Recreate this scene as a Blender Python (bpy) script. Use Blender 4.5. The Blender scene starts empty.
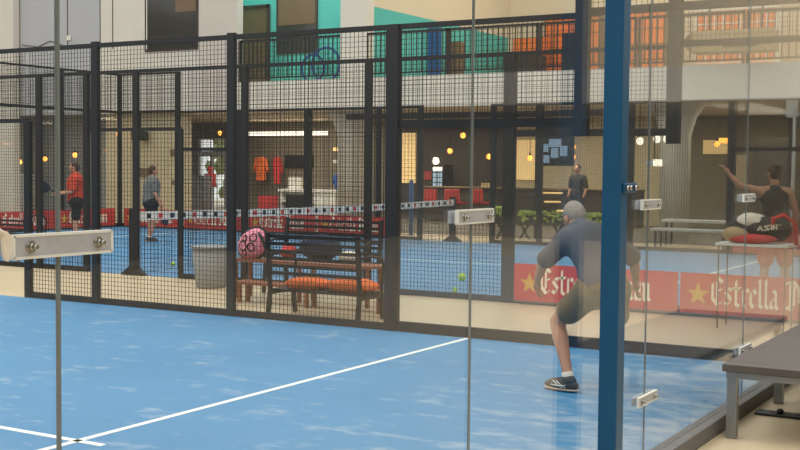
import bpy, bmesh, math, random
from mathutils import Vector, Matrix
random.seed(7)
C = bpy.context.scene.collection
SC = bpy.context.scene
PI = math.pi

# ------------------------------------------------------------------ camera calibration
CX, CY, CZ, YAW, PIT, ROL, FPX = 0.168, -1.958, 1.5996, 0.533147, -0.048516, 0.009339, 1167.08
_fw = Vector((math.cos(PIT)*math.cos(YAW), math.cos(PIT)*math.sin(YAW), math.sin(PIT)))
_rt = Vector((math.sin(YAW), -math.cos(YAW), 0)); _up = _rt.cross(_fw)
_r2 = _rt*math.cos(ROL) + _up*math.sin(ROL); _u2 = -_rt*math.sin(ROL) + _up*math.cos(ROL)
CAM = Vector((CX, CY, CZ))
def at(x, y, ax, v):            # survey helper: where the sight line meets a real plane of the hall
    d = _fw + _r2*(x-400)/FPX - _u2*(y-225)/FPX
    i = 'XYZ'.index(ax); return CAM + d*((v-CAM[i])/d[i])
def dep(x, y, d):
    return CAM + (_fw + _r2*(x-400)/FPX - _u2*(y-225)/FPX)*d
cd = bpy.data.cameras.new('camera'); cam = bpy.data.objects.new('camera', cd); C.objects.link(cam)
cd.sensor_width = 36; cd.lens = FPX/800*36; cd.clip_start = .02; cd.clip_end = 300
cam.matrix_world = Matrix(((_r2.x, _u2.x, -_fw.x, CX), (_r2.y, _u2.y, -_fw.y, CY), (_r2.z, _u2.z, -_fw.z, CZ), (0, 0, 0, 1)))
SC.camera = cam
SC.view_settings.view_transform = 'Standard'; SC.view_settings.look = 'None'
SC.view_settings.gamma = 1; SC.view_settings.use_curve_mapping = False
SC.view_settings.exposure = 0.0
SC.cycles.transparent_max_bounces = 40
SC.cycles.max_bounces = 10

# ------------------------------------------------------------------ materials
def s2l(c): return tuple(((v/255)/12.92 if v/255 <= .04045 else ((v/255+.055)/1.055)**2.4) for v in c) + (1,)
def newmat(name):
    m = bpy.data.materials.new(name); m.use_nodes = True; return m, m.node_tree.nodes, m.node_tree.links
def mat(name, rgb, rough=.6, metal=0, var=.06, scale=12, emit=None, es=0, bump=0):
    m, N, L = newmat(name); b = N['Principled BSDF']
    col = s2l(rgb)
    b.inputs['Roughness'].default_value = rough; b.inputs['Metallic'].default_value = metal
    if var > 0:
        tc = N.new('ShaderNodeTexCoord'); no = N.new('ShaderNodeTexNoise'); no.inputs['Scale'].default_value = scale; no.inputs['Detail'].default_value = 3
        mx = N.new('ShaderNodeMix'); mx.data_type = 'RGBA'
        mx.inputs[6].default_value = tuple(max(0, c*(1-var*2)) for c in col[:3])+(1,)
        mx.inputs[7].default_value = tuple(min(1, c*(1+var*2)) for c in col[:3])+(1,)
        L.new(tc.outputs['Object'], no.inputs['Vector']); L.new(no.outputs['Fac'], mx.inputs[0]); L.new(mx.outputs[2], b.inputs['Base Color'])
        if bump:
            bp = N.new('ShaderNodeBump'); bp.inputs['Strength'].default_value = bump; L.new(no.outputs['Fac'], bp.inputs['Height']); L.new(bp.outputs[0], b.inputs['Normal'])
    else: b.inputs['Base Color'].default_value = col
    if emit: b.inputs['Emission Color'].default_value = s2l(emit); b.inputs['Emission Strength'].default_value = es
    return m
def glassmat(name, tint=(.95, .97, .96), r0=.04, gloss=.03, film=0.0):
    m, N, L = newmat(name); N.remove(N['Principled BSDF']); out = N['Material Output']
    g = N.new('ShaderNodeNewGeometry'); dt = N.new('ShaderNodeVectorMath'); dt.operation = 'DOT_PRODUCT'
    L.new(g.outputs['Normal'], dt.inputs[0]); L.new(g.outputs['Incoming'], dt.inputs[1])
    ab = N.new('ShaderNodeMath'); ab.operation = 'ABSOLUTE'; L.new(dt.outputs['Value'], ab.inputs[0])
    su = N.new('ShaderNodeMath'); su.operation = 'SUBTRACT'; su.inputs[0].default_value = 1; L.new(ab.outputs[0], su.inputs[1])
    pw = N.new('ShaderNodeMath'); pw.operation = 'POWER'; pw.inputs[1].default_value = 5; L.new(su.outputs[0], pw.inputs[0])
    ma = N.new('ShaderNodeMath'); ma.operation = 'MULTIPLY_ADD'; ma.inputs[1].default_value = 1-r0; ma.inputs[2].default_value = r0; L.new(pw.outputs[0], ma.inputs[0])
    tr = N.new('ShaderNodeBsdfTransparent'); tr.inputs[0].default_value = tint+(1,)
    gl = N.new('ShaderNodeBsdfGlossy'); gl.inputs['Roughness'].default_value = gloss
    mx = N.new('ShaderNodeMixShader'); L.new(ma.outputs[0], mx.inputs[0]); L.new(tr.outputs[0], mx.inputs[1]); L.new(gl.outputs[0], mx.inputs[2])
    last = mx
    if film > 0:                 # pale diffuse veil painting reflected haze onto the pane
        df = N.new('ShaderNodeBsdfDiffuse'); df.inputs[0].default_value = (.62, .6, .55, 1)
        m2 = N.new('ShaderNodeMixShader'); m2.inputs[0].default_value = film
        L.new(mx.outputs[0], m2.inputs[1]); L.new(df.outputs[0], m2.inputs[2]); last = m2
    L.new(last.outputs[0], out.inputs['Surface']); return m
def turf(name):
    m, N, L = newmat(name); b = N['Principled BSDF']; b.inputs['Roughness'].default_value = .62
    tc = N.new('ShaderNodeTexCoord')
    def noise(sc, det, vs):
        mp = N.new('ShaderNodeMapping'); mp.inputs['Scale'].default_value = vs
        n = N.new('ShaderNodeTexNoise'); n.inputs['Scale'].default_value = sc; n.inputs['Detail'].default_value = det
        L.new(tc.outputs['Object'], mp.inputs[0]); L.new(mp.outputs[0], n.inputs['Vector']); return n
    a = noise(.55, 4, (1, 1, 1)); f = noise(5, 8, (1, .35, 1)); g = noise(160, 2, (1, 1, 1))
    m1 = N.new('ShaderNodeMix'); m1.data_type = 'RGBA'; m1.inputs[6].default_value = s2l((50, 118, 166)); m1.inputs[7].default_value = s2l((72, 140, 186))
    L.new(a.outputs['Fac'], m1.inputs[0])
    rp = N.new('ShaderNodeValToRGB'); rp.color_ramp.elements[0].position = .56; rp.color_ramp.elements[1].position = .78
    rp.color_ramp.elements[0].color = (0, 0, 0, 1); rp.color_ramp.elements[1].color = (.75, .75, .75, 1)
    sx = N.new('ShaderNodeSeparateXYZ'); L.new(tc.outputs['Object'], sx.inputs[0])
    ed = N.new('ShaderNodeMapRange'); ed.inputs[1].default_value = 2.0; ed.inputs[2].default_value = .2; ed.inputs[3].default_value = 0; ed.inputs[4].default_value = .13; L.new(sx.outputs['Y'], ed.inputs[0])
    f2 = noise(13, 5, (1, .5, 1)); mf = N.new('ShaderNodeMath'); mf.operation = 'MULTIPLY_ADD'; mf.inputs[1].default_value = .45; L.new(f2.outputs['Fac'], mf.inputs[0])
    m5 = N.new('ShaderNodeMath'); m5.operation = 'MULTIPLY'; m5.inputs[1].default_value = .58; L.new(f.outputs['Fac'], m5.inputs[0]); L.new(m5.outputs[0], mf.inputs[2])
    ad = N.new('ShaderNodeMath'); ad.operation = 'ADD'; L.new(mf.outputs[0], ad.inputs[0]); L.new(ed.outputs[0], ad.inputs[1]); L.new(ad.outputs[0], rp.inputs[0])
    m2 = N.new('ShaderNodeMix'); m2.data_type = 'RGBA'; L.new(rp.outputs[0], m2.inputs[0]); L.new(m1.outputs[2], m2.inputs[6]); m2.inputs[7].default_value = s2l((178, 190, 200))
    rg = N.new('ShaderNodeMapRange'); rg.inputs[1].default_value = .3; rg.inputs[2].default_value = .7; rg.inputs[3].default_value = .86; rg.inputs[4].default_value = 1.12
    L.new(g.outputs['Fac'], rg.inputs[0])
    m3 = N.new('ShaderNodeVectorMath'); m3.operation = 'SCALE'; L.new(m2.outputs[2], m3.inputs[0]); L.new(rg.outputs[0], m3.inputs['Scale'])
    L.new(m3.outputs[0], b.inputs['Base Color'])
    bp = N.new('ShaderNodeBump'); bp.inputs['Strength'].default_value = .15; L.new(g.outputs['Fac'], bp.inputs['Height']); L.new(bp.outputs[0], b.inputs['Normal'])
    return m
def planks(name, c1, c2, axis, n):
    m, N, L = newmat(name); b = N['Principled BSDF']; b.inputs['Roughness'].default_value = .55
    tc = N.new('ShaderNodeTexCoord'); mp = N.new('ShaderNodeMapping'); s = [1.5, 1.5, 1.5]; s[axis] = 40; mp.inputs['Scale'].default_value = s
    no = N.new('ShaderNodeTexNoise'); no.inputs['Scale'].default_value = n; no.inputs['Detail'].default_value = 5
    mx = N.new('ShaderNodeMix'); mx.data_type = 'RGBA'; mx.inputs[6].default_value = s2l(c1); mx.inputs[7].default_value = s2l(c2)
    L.new(tc.outputs['Object'], mp.inputs[0]); L.new(mp.outputs[0], no.inputs['Vector']); L.new(no.outputs['Fac'], mx.inputs[0]); L.new(mx.outputs[2], b.inputs['Base Color']); return m
M = dict(
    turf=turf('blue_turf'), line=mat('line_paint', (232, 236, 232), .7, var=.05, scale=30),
    concrete=mat('beige_floor', (210, 191, 158), .36, var=.07, scale=1.3),
    kerb=mat('kerb', (112, 110, 108), .7, var=.1), kerbd=mat('side_kerb', (92, 84, 76), .7, var=.1),
    steel=mat('dark_steel', (12, 17, 23), .6, 0, var=.06), steel2=mat('black_steel', (28, 28, 29), .5, 0, var=.06),
    wire=mat('fence_wire', (18, 20, 22), .6, var=0),
    blue=mat('blue_paint', (4, 80, 120), .4, 0, var=.05, scale=4), seal=mat('joint_seal', (120, 126, 126), .35, var=.05),
    plate=mat('plate_grey', (186, 188, 194), .4, .2, var=.1, scale=30), plate_edge=mat('plate_rim', (232, 232, 224), .4, var=.03),
    chrome=mat('chrome', (190, 188, 182), .22, .95, var=.02), wht=mat('white_paint', (226, 224, 216), .6, var=.04),
    glass=glassmat('court_glass', (.965, .975, .97)), glass2=glassmat('pane_glass', (.96, .97, .96)), glass_haze=glassmat('hazed_glass', (.96, .97, .965), film=.018),
    darkglass=mat('dark_window_pane', (60, 60, 58), .12, 0, var=.25, scale=.8),
    red=mat('board_red', (200, 62, 54), .5, var=.03), cream=mat('cream_letter', (250, 240, 214), .6, var=0), gold=mat('gold_star', (222, 172, 62), .5, var=0),
    greyp=mat('grey_panel', (176, 178, 184), .8, var=.03, scale=1), offwhite=mat('off_white_wall', (212, 208, 200), .85, var=.04, scale=1.5),
    pinkw=mat('pale_pink_wall', (206, 196, 188), .85, var=.03, scale=1), beam=mat('balcony_white', (224, 218, 204), .8, var=.05, scale=1.2),
    teal=mat('teal_wall', (84, 186, 176), .8, var=.03, scale=2), creamw=mat('cream_wall', (222, 208, 180), .85, var=.03, scale=1),
    beige=mat('beige_wall', (196, 182, 150), .8, var=.04, scale=1.2), brownw=mat('brown_wall', (128, 118, 100), .8, var=.08, scale=1.2),
    darkw=mat('dark_wall', (62, 56, 50), .8, var=.1, scale=1.5), greyw=mat('grey_wall', (128, 130, 128), .8, var=.06, scale=.8), hallw=mat('hall_wall', (84, 79, 70), .9, var=.1, scale=.3),
    door=mat('brown_door', (112, 92, 68), .5, var=.1, scale=3), orange=mat('orange', (238, 128, 58), .7, var=.08, scale=6), orangec=mat('orange_fabric', (252, 118, 52), .85, var=.08, scale=9, bump=.3),
    wood=planks('brown_wood', (118, 70, 48), (156, 98, 68), 0, 1.2), woodk=planks('grey_planks', (66, 60, 57), (104, 96, 90), 0, 1.0),
    bin=mat('bin_grey', (142, 142, 140), .6, var=.05), pink=mat('pink_fabric', (236, 150, 170), .7, var=.05), black=mat('black', (26, 26, 28), .6, var=.05), navy=mat('navy_fabric', (34, 44, 66), .8, var=.08),
    skin=mat('skin', (196, 142, 112), .55, var=.05), hairg=mat('grey_hair', (150, 142, 130), .8, var=.2, scale=40), hairb=mat('brown_hair', (74, 54, 40), .8, var=.2, scale=40),
    shirtd=mat('slate_shirt', (88, 90, 96), .85, var=.07, scale=7, bump=.3), shortg=mat('olive_shorts', (126, 106, 78), .85, var=.07, scale=7, bump=.3), shirtr=mat('red_shirt', (214, 74, 52), .85, var=.06), shirtg=mat('grey_shirt', (112, 112, 108), .85, var=.06),
    shortb=mat('black_shorts', (34, 34, 38), .85, var=.06), shoe=mat('shoe_black', (62, 56, 50), .6, var=.1), sole=mat('shoe_sole', (196, 170, 150), .6, var=.05), sock=mat('white_sock', (214, 208, 200), .8, var=.04), redc=mat('red_cloth', (206, 62, 60), .8, var=.08),
    ball=mat('tennis_ball', (190, 226, 66), .9, var=.05, scale=30), leaf=mat('leaf_green', (170, 190, 84), .7, var=.3, scale=12), brightleaf=mat('garden_green', (206, 238, 168), .8, var=.25, scale=3),
    bulb=mat('warm_bulb', (255, 170, 80), .5, var=0, emit=(255, 160, 64), es=4.5), bulbw=mat('white_bulb', (255, 244, 230), .5, var=0, emit=(255, 240, 214), es=2.2), screen=mat('lit_screen', (150, 180, 210), .3, var=0, emit=(170, 186, 206), es=.3),
    warm=mat('warm_glow_panel', (250, 214, 150), .5, var=0, emit=(250, 206, 140), es=.7), cloth=mat('cream_cloth', (232, 222, 204), .85, var=.06, bump=.4), bluej=mat('blue_jacket', (44, 88, 150), .8, var=.06), redchair=mat('red_chair', (168, 50, 46), .5, var=.06), pole_blue=mat('net_post_blue', (34, 92, 158), .4, var=.03), tanf=mat('tan_fabric', (184, 160, 120), .8, var=.1), steel_l=mat('galvanised_leg', (150, 154, 156), .35, .7, var=.05),  # warm: glow put into panels and shelves that are no lamps
)

# ------------------------------------------------------------------ mesh helpers
class MB:
    def __init__(s): s.b = bmesh.new()
    def box(s, lo, hi, mi=0, rz=0, piv=None):
        lo = Vector(lo); hi = Vector(hi); c = (lo+hi)/2; d = hi-lo
        r = bmesh.ops.create_cube(s.b, size=1)['verts']
        for v in r: v.co = Vector((v.co.x*d.x, v.co.y*d.y, v.co.z*d.z))
        if rz: bmesh.ops.rotate(s.b, verts=r, cent=(0, 0, 0), matrix=Matrix.Rotation(rz, 3, 'Z'))
        for v in r: v.co += c
        for f in {f for v in r for f in v.link_faces}: f.material_index = mi
        return s
    def bar(s, a, b, w, h=None, mi=0):         # box beam between two points
        h = h or w; a = Vector(a); b = Vector(b); d = (b-a); L = d.length; d.normalize()
        u = Vector((0, 0, 1)) if abs(d.z) < .95 else Vector((1, 0, 0)); r = d.cross(u).normalized(); u = r.cross(d)
        vs = [s.b.verts.new(p + r*(i*w/2) + u*(j*h/2)) for p in (a, b) for i, j in ((-1, -1), (1, -1), (1, 1), (-1, 1))]
        for f in ((3, 2, 1, 0), (4, 5, 6, 7), (0, 1, 5, 4), (1, 2, 6, 5), (2, 3, 7, 6), (3, 0, 4, 7)):
            q = s.b.faces.new([vs[k] for k in f]); q.material_index = mi
        return s
    def tube(s, pts, r, n=10, mi=0, cap=True):
        pts = [Vector(p) for p in pts]; R = r if isinstance(r, (list, tuple)) else [r]*len(pts); rings = []
        for i, p in enumerate(pts):
            d = (pts[min(i+1, len(pts)-1)] - pts[max(i-1, 0)]).normalized()
            u = Vector((0, 0, 1)) if abs(d.z) < .9 else Vector((1, 0, 0)); x = d.cross(u).normalized(); y = x.cross(d)
            rings.append([s.b.verts.new(p + (x*math.cos(2*PI*k/n) + y*math.sin(2*PI*k/n))*R[i]) for k in range(n)])
        for a, b in zip(rings, rings[1:]):
            for k in range(n): f = s.b.faces.new((a[k], a[(k+1) % n], b[(k+1) % n], b[k])); f.smooth = True; f.material_index = mi
        if cap:
            for q in (rings[0][::-1], rings[-1]): f = s.b.faces.new(q); f.material_index = mi
        return s
    def ell(s, c, rad, rot=None, seg=16, mi=0, fn=None):
        r = bmesh.ops.create_uvsphere(s.b, u_segments=seg, v_segments=max(6, seg*2//3), radius=1)['verts']
        for v in r:
            p = Vector((v.co.x*rad[0], v.co.y*rad[1], v.co.z*rad[2]))
            if fn: p = fn(p, v.co.copy())
            if rot: p = rot @ p
            v.co = p + Vector(c)
        for f in {f for v in r for f in v.link_faces}: f.smooth = True; f.material_index = mi
        return s
    def prism(s, poly, ax, a, b, mi=0):         # outline (2-D) extruded along an axis
        def P(p, t): return {'X': (t, p[0], p[1]), 'Y': (p[0], t, p[1]), 'Z': (p[0], p[1], t)}[ax]
        A = [s.b.verts.new(P(p, a)) for p in poly]; B = [s.b.verts.new(P(p, b)) for p in poly]; n = len(poly)
        fs = [s.b.faces.new(A), s.b.faces.new(B[::-1])] + [s.b.faces.new((A[k], B[k], B[(k+1) % n], A[(k+1) % n])) for k in range(n)]
        for f in fs: f.material_index = mi
        return s
    def build(s, name, m, parent=None, bevel=0, loc=None):
        bmesh.ops.recalc_face_normals(s.b, faces=s.b.faces)
        me = bpy.data.meshes.new(name); s.b.to_mesh(me); s.b.free()
        for k in (m if isinstance(m, (list, tuple)) else [m]): me.materials.append(M[k] if isinstance(k, str) else k)
        o = bpy.data.objects.new(name, me); C.objects.link(o)
        if parent is not None:
            o.parent = parent; w = Vector(parent.location); p = parent
            while p.parent: p = p.parent; w += Vector(p.location)
            me.transform(Matrix.Translation(-w))
        elif loc is not None:
            me.transform(Matrix.Translation(-Vector(loc))); o.location = loc
        if bevel:
            bv = o.modifiers.new('bevel', 'BEVEL'); bv.width = bevel; bv.segments = 2; bv.limit_method = 'ANGLE'
        return o
def tag(o, label, cat, group=None):
    o['label'] = label; o['category'] = cat
    if group: o['group'] = group
    return o
def thing(name, label, cat, loc, group=None):
    o = bpy.data.objects.new(name, None); C.objects.link(o); o.location = loc; o.empty_display_size = .1
    return tag(o, label, cat, group)
def struct(o): o['kind'] = 'structure'; return o
def sbox(name, lo, hi, m, bevel=0): return struct(MB().box(lo, hi).build(name, m, None, bevel))
def copy_tree(o, parent=None):
    c = o.copy(); C.objects.link(c); c.parent = parent
    for ch in list(o.children): copy_tree(ch, c)
    return c

# ------------------------------------------------------------------ setting: floors
sbox('floor', (-16, -12, -.3), (45, 36, -.004), 'concrete')
def court(X0, Y0, tagname):
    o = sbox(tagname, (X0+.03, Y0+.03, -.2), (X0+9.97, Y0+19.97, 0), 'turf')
    for a, b in (((X0, Y0+3.03), (X0+10, Y0+3.08)), ((X0, Y0+16.92), (X0+10, Y0+16.97)), ((X0+4.975, Y0+2.85), (X0+5.025, Y0+17.15))):
        MB().box((max(a[0], X0+.05), a[1], -.001), (min(b[0], X0+9.95), b[1], .003)).build('court_line', 'line', o)
    return o
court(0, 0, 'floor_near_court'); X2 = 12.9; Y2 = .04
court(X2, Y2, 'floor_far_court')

# ------------------------------------------------------------------ enclosures
def wires(ax, c, a0, a1, z0, z1, step=.05, t=.0042):
    m = MB(); n = max(1, round((a1-a0)/step))
    def P(u, z): return (c, u, z) if ax == 'X' else (u, c, z)
    for i in range(n+1):
        u = a0+(a1-a0)*i/n; m.bar(P(u, z0), P(u, z1), t)
    k = max(1, round((z1-z0)/step))
    for i in range(k+1):
        z = z0+(z1-z0)*i/k; m.bar(P(a0, z), P(a1, z), t)
    return m
def fence(name, label, ax, c, sects, base=0, postw=.09):
    """sects: list of (a0, a1, kind); a thing of posts, rails, wire panels and panes"""
    mid = (sects[0][0]+sects[-1][1])/2
    loc = (c, mid, base) if ax == 'X' else (mid, c, base)
    t = thing(name, label, 'fence', loc)
    def P(u, z, off=0): return (c+off, u, z) if ax == 'X' else (u, c+off, z)
    def post(u, z0, z1, w=postw):
        w2 = w/2
        lo = (c-w2*.55, u-w2, z0) if ax == 'X' else (u-w2, c-w2*.55, z0); hi = (c+w2*.55, u+w2, z1) if ax == 'X' else (u+w2, c+w2*.55, z1)
        MB().box(lo, hi).build('post', 'steel', t, .004)
    def rail(u0, u1, z, w=.05): MB().bar(P(u0, z), P(u1, z), .04, w).build('rail', 'steel', t)
    def pane(u0, u1, z0, z1):
        lo = (c-.006, u0+.01, z0) if ax == 'X' else (u0+.01, c-.006, z0); hi = (c+.006, u1-.01, z1) if ax == 'X' else (u1-.01, c+.006, z1)
        MB().box(lo, hi).build('glass_pane', 'glass_haze', t)
    seen = {}
    for a0, a1, k in sects:
        top = {'wire': 3, 'half': 3, 'full': 4, 'door': 3, 'fullopen': 4}[k]
        for u in (a0, a1): seen[u] = max(seen.get(u, (0, 0))[0], top), (k if u not in seen else seen[u][1])
        if k == 'wire':
            rail(a0, a1, .035, .07); rail(a0, a1, 2.975); wires(ax, c, a0+.04, a1-.04, .07, 2.95).build('wire_panel', 'wire', t)
        elif k == 'door':
            rail(a0, a1, 2.13); rail(a0, a1, 2.975); wires(ax, c, a0+.04, a1-.04, 2.15, 2.95).build('wire_panel', 'wire', t)
        elif k == 'half':
            rail(a0, a1, .05, .1); rail(a0, a1, 2.03, .08); rail(a0, a1, 2.975); pane(a0, a1, .1, 2.0); wires(ax, c, a0+.04, a1-.04, 2.06, 2.95).build('wire_panel', 'wire', t)
        elif k == 'full':
            rail(a0, a1, .05, .1); rail(a0, a1, 3.0, .07); rail(a0, a1, 3.975); pane(a0, a1, .1, 2.97); wires(ax, c, a0+.04, a1-.04, 3.03, 3.95).build('wire_panel', 'wire', t)
    return t, post
# near court, far side line (X = 10)
t1, post = fence('court_fence', 'dark mesh side fence of the near blue court with glass end panels', 'X', 10.0,
    [(0, 1.97, 'full'), (1.97, 3.95, 'half'), (3.95, 5.94, 'wire'), (5.94, 7.93, 'wire'), (7.93, 9.05, 'wire'), (9.05, 11, 'door'), (11, 12, 'wire')])
post(0, 0, 4); post(1.97, 1.9, 4, .13); post(3.93, 0, 3, .14); post(5.94, 0, 3.02, .1); post(7.93, 0, 3.02, .1); post(9.05, 0, 2.13, .1); post(11, 0, 3, .12); post(12, 0, 3, .12)
# far court, near side line
c2 = X2
t2, post = fence('court_fence', 'dark mesh side fence of the far court across the beige aisle carrying the red boards', 'X', c2,
    [(Y2+0, Y2+2, 'full'), (Y2+2, Y2+4, 'half'), (Y2+4, Y2+6, 'wire'), (Y2+6, Y2+8, 'wire'), (Y2+8, Y2+9.15, 'wire'), (Y2+9.15, Y2+11, 'door'), (Y2+11, Y2+12, 'wire'), (Y2+12, Y2+14, 'wire')])
post(Y2, 0, 4); post(Y2+2, 1.9, 4, .15); post(Y2+4, 0, 3, .14); post(Y2+6, 0, 3, .1); post(Y2+8, 0, 3, .1); post(Y2+9.15, 0, 2.13, .08); post(Y2+10, 0, 3, .1); post(Y2+11, 0, 3, .1); post(Y2+12, 0, 3, .1)
# far court, far side line
t3, post = fence('court_fence', 'dark mesh fence on the lobby side of the far court behind its net', 'X', X2+10,
    [(Y2+2, Y2+4, 'half')] + [(Y2+a, Y2+a+2, 'wire') for a in (4, 6)] + [(Y2+8, Y2+9.1, 'wire')] + [(Y2+10.9, Y2+12, 'wire'), (Y2+12, Y2+14, 'wire'), (Y2+14, Y2+16, 'wire'), (Y2+16, Y2+18, 'half'), (Y2+18, Y2+20, 'full')])
for a, h in ((2, 4), (4, 3), (6, 3), (8, 3), (9.1, 3), (10.9, 3), (12, 3), (14, 3), (16, 3), (18, 4), (20, 4)): post(Y2+a, 0, h, .12 if a != 18 else .14)
t4, post = fence('court_fence', 'tall mesh and glass end wall of the far court behind the player in red', 'Y', Y2+20,
    [(X2+a, X2+a+2, 'full') for a in (2, 4, 6, 8)])
for a in (4, 6, 8): post(X2+a, 0, 4, .1)
# ------------------------------------------------------------------ glass wall nearest the camera (Y = 0)
gw = thing('glass_wall', 'clear glass end wall of the near court with bolted joint plates, nearest the camera', 'glass wall', (5, 0, 0))
MB().box((-.02, -.06, -.02), (10.02, .05, .09)).build('kerb', 'kerb', gw, .006)
for a in (0, 2, 4, 6, 8):
    MB().box((a+.006, -.006, .09), (a+1.994, .006, 3.0)).build('glass_pane', 'glass', gw)
for a in (2, 4, 6, 8):
    MB().box((a-.004, -.004, .09), (a+.004, .004, 3.0)).build('joint_seal', 'seal', gw)
    for z in (.417, 1.426, 2.9):
        m = MB().box((a-.141, -.022, z-.024), (a+.141, -.010, z+.024)); p = m.build('joint_plate', 'plate', gw, .002)
        r = MB()
        for lo, hi in (((a-.143, -.0235, z+.0205), (a+.143, -.009, z+.0265)), ((a-.143, -.0235, z-.0265), (a+.143, -.009, z-.0205)), ((a-.146, -.0235, z-.024), (a-.139, -.009, z+.024)), ((a+.139, -.0235, z-.024), (a+.146, -.009, z+.024))): r.box(lo, hi)
        r.build('rim', 'plate_edge', p)
        for s in (-1, 1):
            MB().tube([(a+s*.098, -.022, z), (a+s*.098, -.026, z)], .0135, 14).tube([(a+s*.098, -.026, z), (a+s*.098, -.034, z)], .0085, 6).tube([(a+s*.098, -.034, z), (a+s*.098, -.044, z)], .005, 10).build('bolt', 'chrome', p)
        MB().box((a-.141, .010, z-.022), (a+.141, .022, z+.022)).build('backing_plate', 'plate', gw, .002)
MB().bar((0, 0, 3.03), (10, 0, 3.03), .05, .06).build('top_rail', 'steel', gw)
# white tape knotted on the left end of the nearest plate
q = MB()
a = 1.829; z = 1.432
q.prism([(a-.004, z-.03), (a+.006, z-.034), (a+.014, z-.01), (a+.014, z+.02), (a+.002, z+.03), (a-.012, z+.026), (a-.01, z+.0)], 'Y', -.034, -.026)
q.tube([(a-.005, -.03, z+.024), (a-.025, -.034, z+.034), (a-.04, -.03, z+.014), (a-.035, -.03, z-.02)], [.007, .009, .008, .004], 8)
tag(q.build('tape_strip', 'cloth', None, .002, loc=(a, -.03, z)), 'scrap of white tape tied to the left end of the large joint plate', 'tape')
# blue post bolted to the glass wall
pp = at(613.5, 250, 'Y', -.107); px = pp.x
bp_ = thing('blue_post', 'tall square blue steel post bolted in front of the glass wall', 'post', (px, -.107, 0))
MB().box((px-.048, -.152, 0), (px+.048, -.063, 4.4)).build('shaft', 'blue', bp_, .006)
MB().box((px-.12, -.24, -.003), (px+.12, -.062, .012)).build('base_plate', 'blue', bp_, .002)
b0 = at(627, 188, 'Y', -.165)
br = MB().box((px-.03, -.165, b0.z-.022), (px+.14, -.153, b0.z+.022)).build('bracket', 'blue', bp_, .003)
for dx in (-.01, .03, .1): MB().tube([(px+dx, -.165, b0.z), (px+dx, -.181, b0.z)], .012, 8).build('bolt', 'chrome', br)

# bench outside the glass wall, right
be = thing('bench', 'low plank bench with galvanised legs outside the glass wall at right', 'bench', (8.4, -.5, 0))
MB().box((7.12, -.95, .405), (9.75, -.1, .45)).build('seat', 'woodk', be, .003)
MB().box((7.14, -.93, .365), (9.73, -.12, .404)).build('seat_frame', 'steel_l', be, .003)
for x in (7.19, 8.42, 9.68):
    for y in (-.15, -.9): MB().box((x-.03, y-.03, 0), (x+.03, y+.03, .366)).build('leg', 'steel_l', be, .003)
fp = at(780, 415, 'Z', 0)
bs = thing('floor_plate', 'small dark metal plate with a knob on the floor under the bench', 'floor plate', (fp.x, fp.y, 0))
MB().box((fp.x-.07, fp.y-.15, 0), (fp.x+.07, fp.y+.15, .012)).build('plate', 'steel2', bs, .002)
MB().tube([(fp.x, fp.y, .012), (fp.x, fp.y, .028), (fp.x, fp.y, .04)], [.02, .024, .016], 12).build('knob', 'black', bs)

# ------------------------------------------------------------------ red boards with blackletter
GL = {
 'E': (.95, [[(.82, 1.3), (.5, 1.55), (.14, 1.2), (.14, .38), (.48, .02), (.86, .25)], [(.46, 1.35), (.46, .3)], [(.46, .82), (.78, .9)]]),
 's': (.56, [[(.5, .86), (.28, 1), (.1, .78), (.46, .36), (.28, .06), (.04, .2)]]),
 't': (.6, [[(.24, 1.45), (.24, .15), (.46, .02)], [(-.04, 1.0), (.56, 1.02)]]),
 'r': (.56, [[(.02, .88), (.14, 1), (.14, .12), (.26, 0)], [(.16, .78), (.36, 1), (.52, .84)]]),
 'e': (.54, [[(.46, .14), (.26, 0), (.08, .22), (.08, .8), (.28, 1), (.44, .76), (.1, .48)]]),
 'l': (.4, [[(.06, 1.42), (.16, 1.58), (.16, .14), (.32, 0)]]),
 'a': (.6, [[(.08, .84), (.26, 1), (.42, .84), (.42, .12), (.56, 0)], [(.42, .6), (.1, .42), (.08, .14), (.22, 0), (.42, .2)]]),
 'D': (1.0, [[(.0, 1.42), (.5, 1.55), (.88, 1.15), (.88, .38), (.46, 0), (.04, .14)], [(.3, 1.4), (.3, .12)], [(.56, 1.3), (.56, .25)]]),
 'm': (.94, [[(.02, .88), (.14, 1), (.14, .12), (.24, 0)], [(.16, .8), (.34, 1), (.46, .88), (.46, .12), (.56, 0)], [(.48, .8), (.66, 1), (.78, .88), (.78, .12), (.92, 0)]]),
 ' ': (.45, [])}
def lettering(m, text, P, h, nib=.23):
    """P(u, v) maps lettering coordinates to the board; h = x-height"""
    x = 0; nx, ny = nib*math.cos(.75)/2, nib*math.sin(.75)/2
    for ch in text:
        w, st = GL[ch]
        for pl in st:
            for a, b in zip(pl, pl[1:]):
                q = [(a[0]-nx, a[1]-ny), (a[0]+nx, a[1]+ny), (b[0]+nx, b[1]+ny), (b[0]-nx, b[1]-ny)]
                m.b.faces.new([m.b.verts.new(P((x+p[0])*h*.9, p[1]*h*1.12)) for p in q])
        x += w
    return x*h
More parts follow.
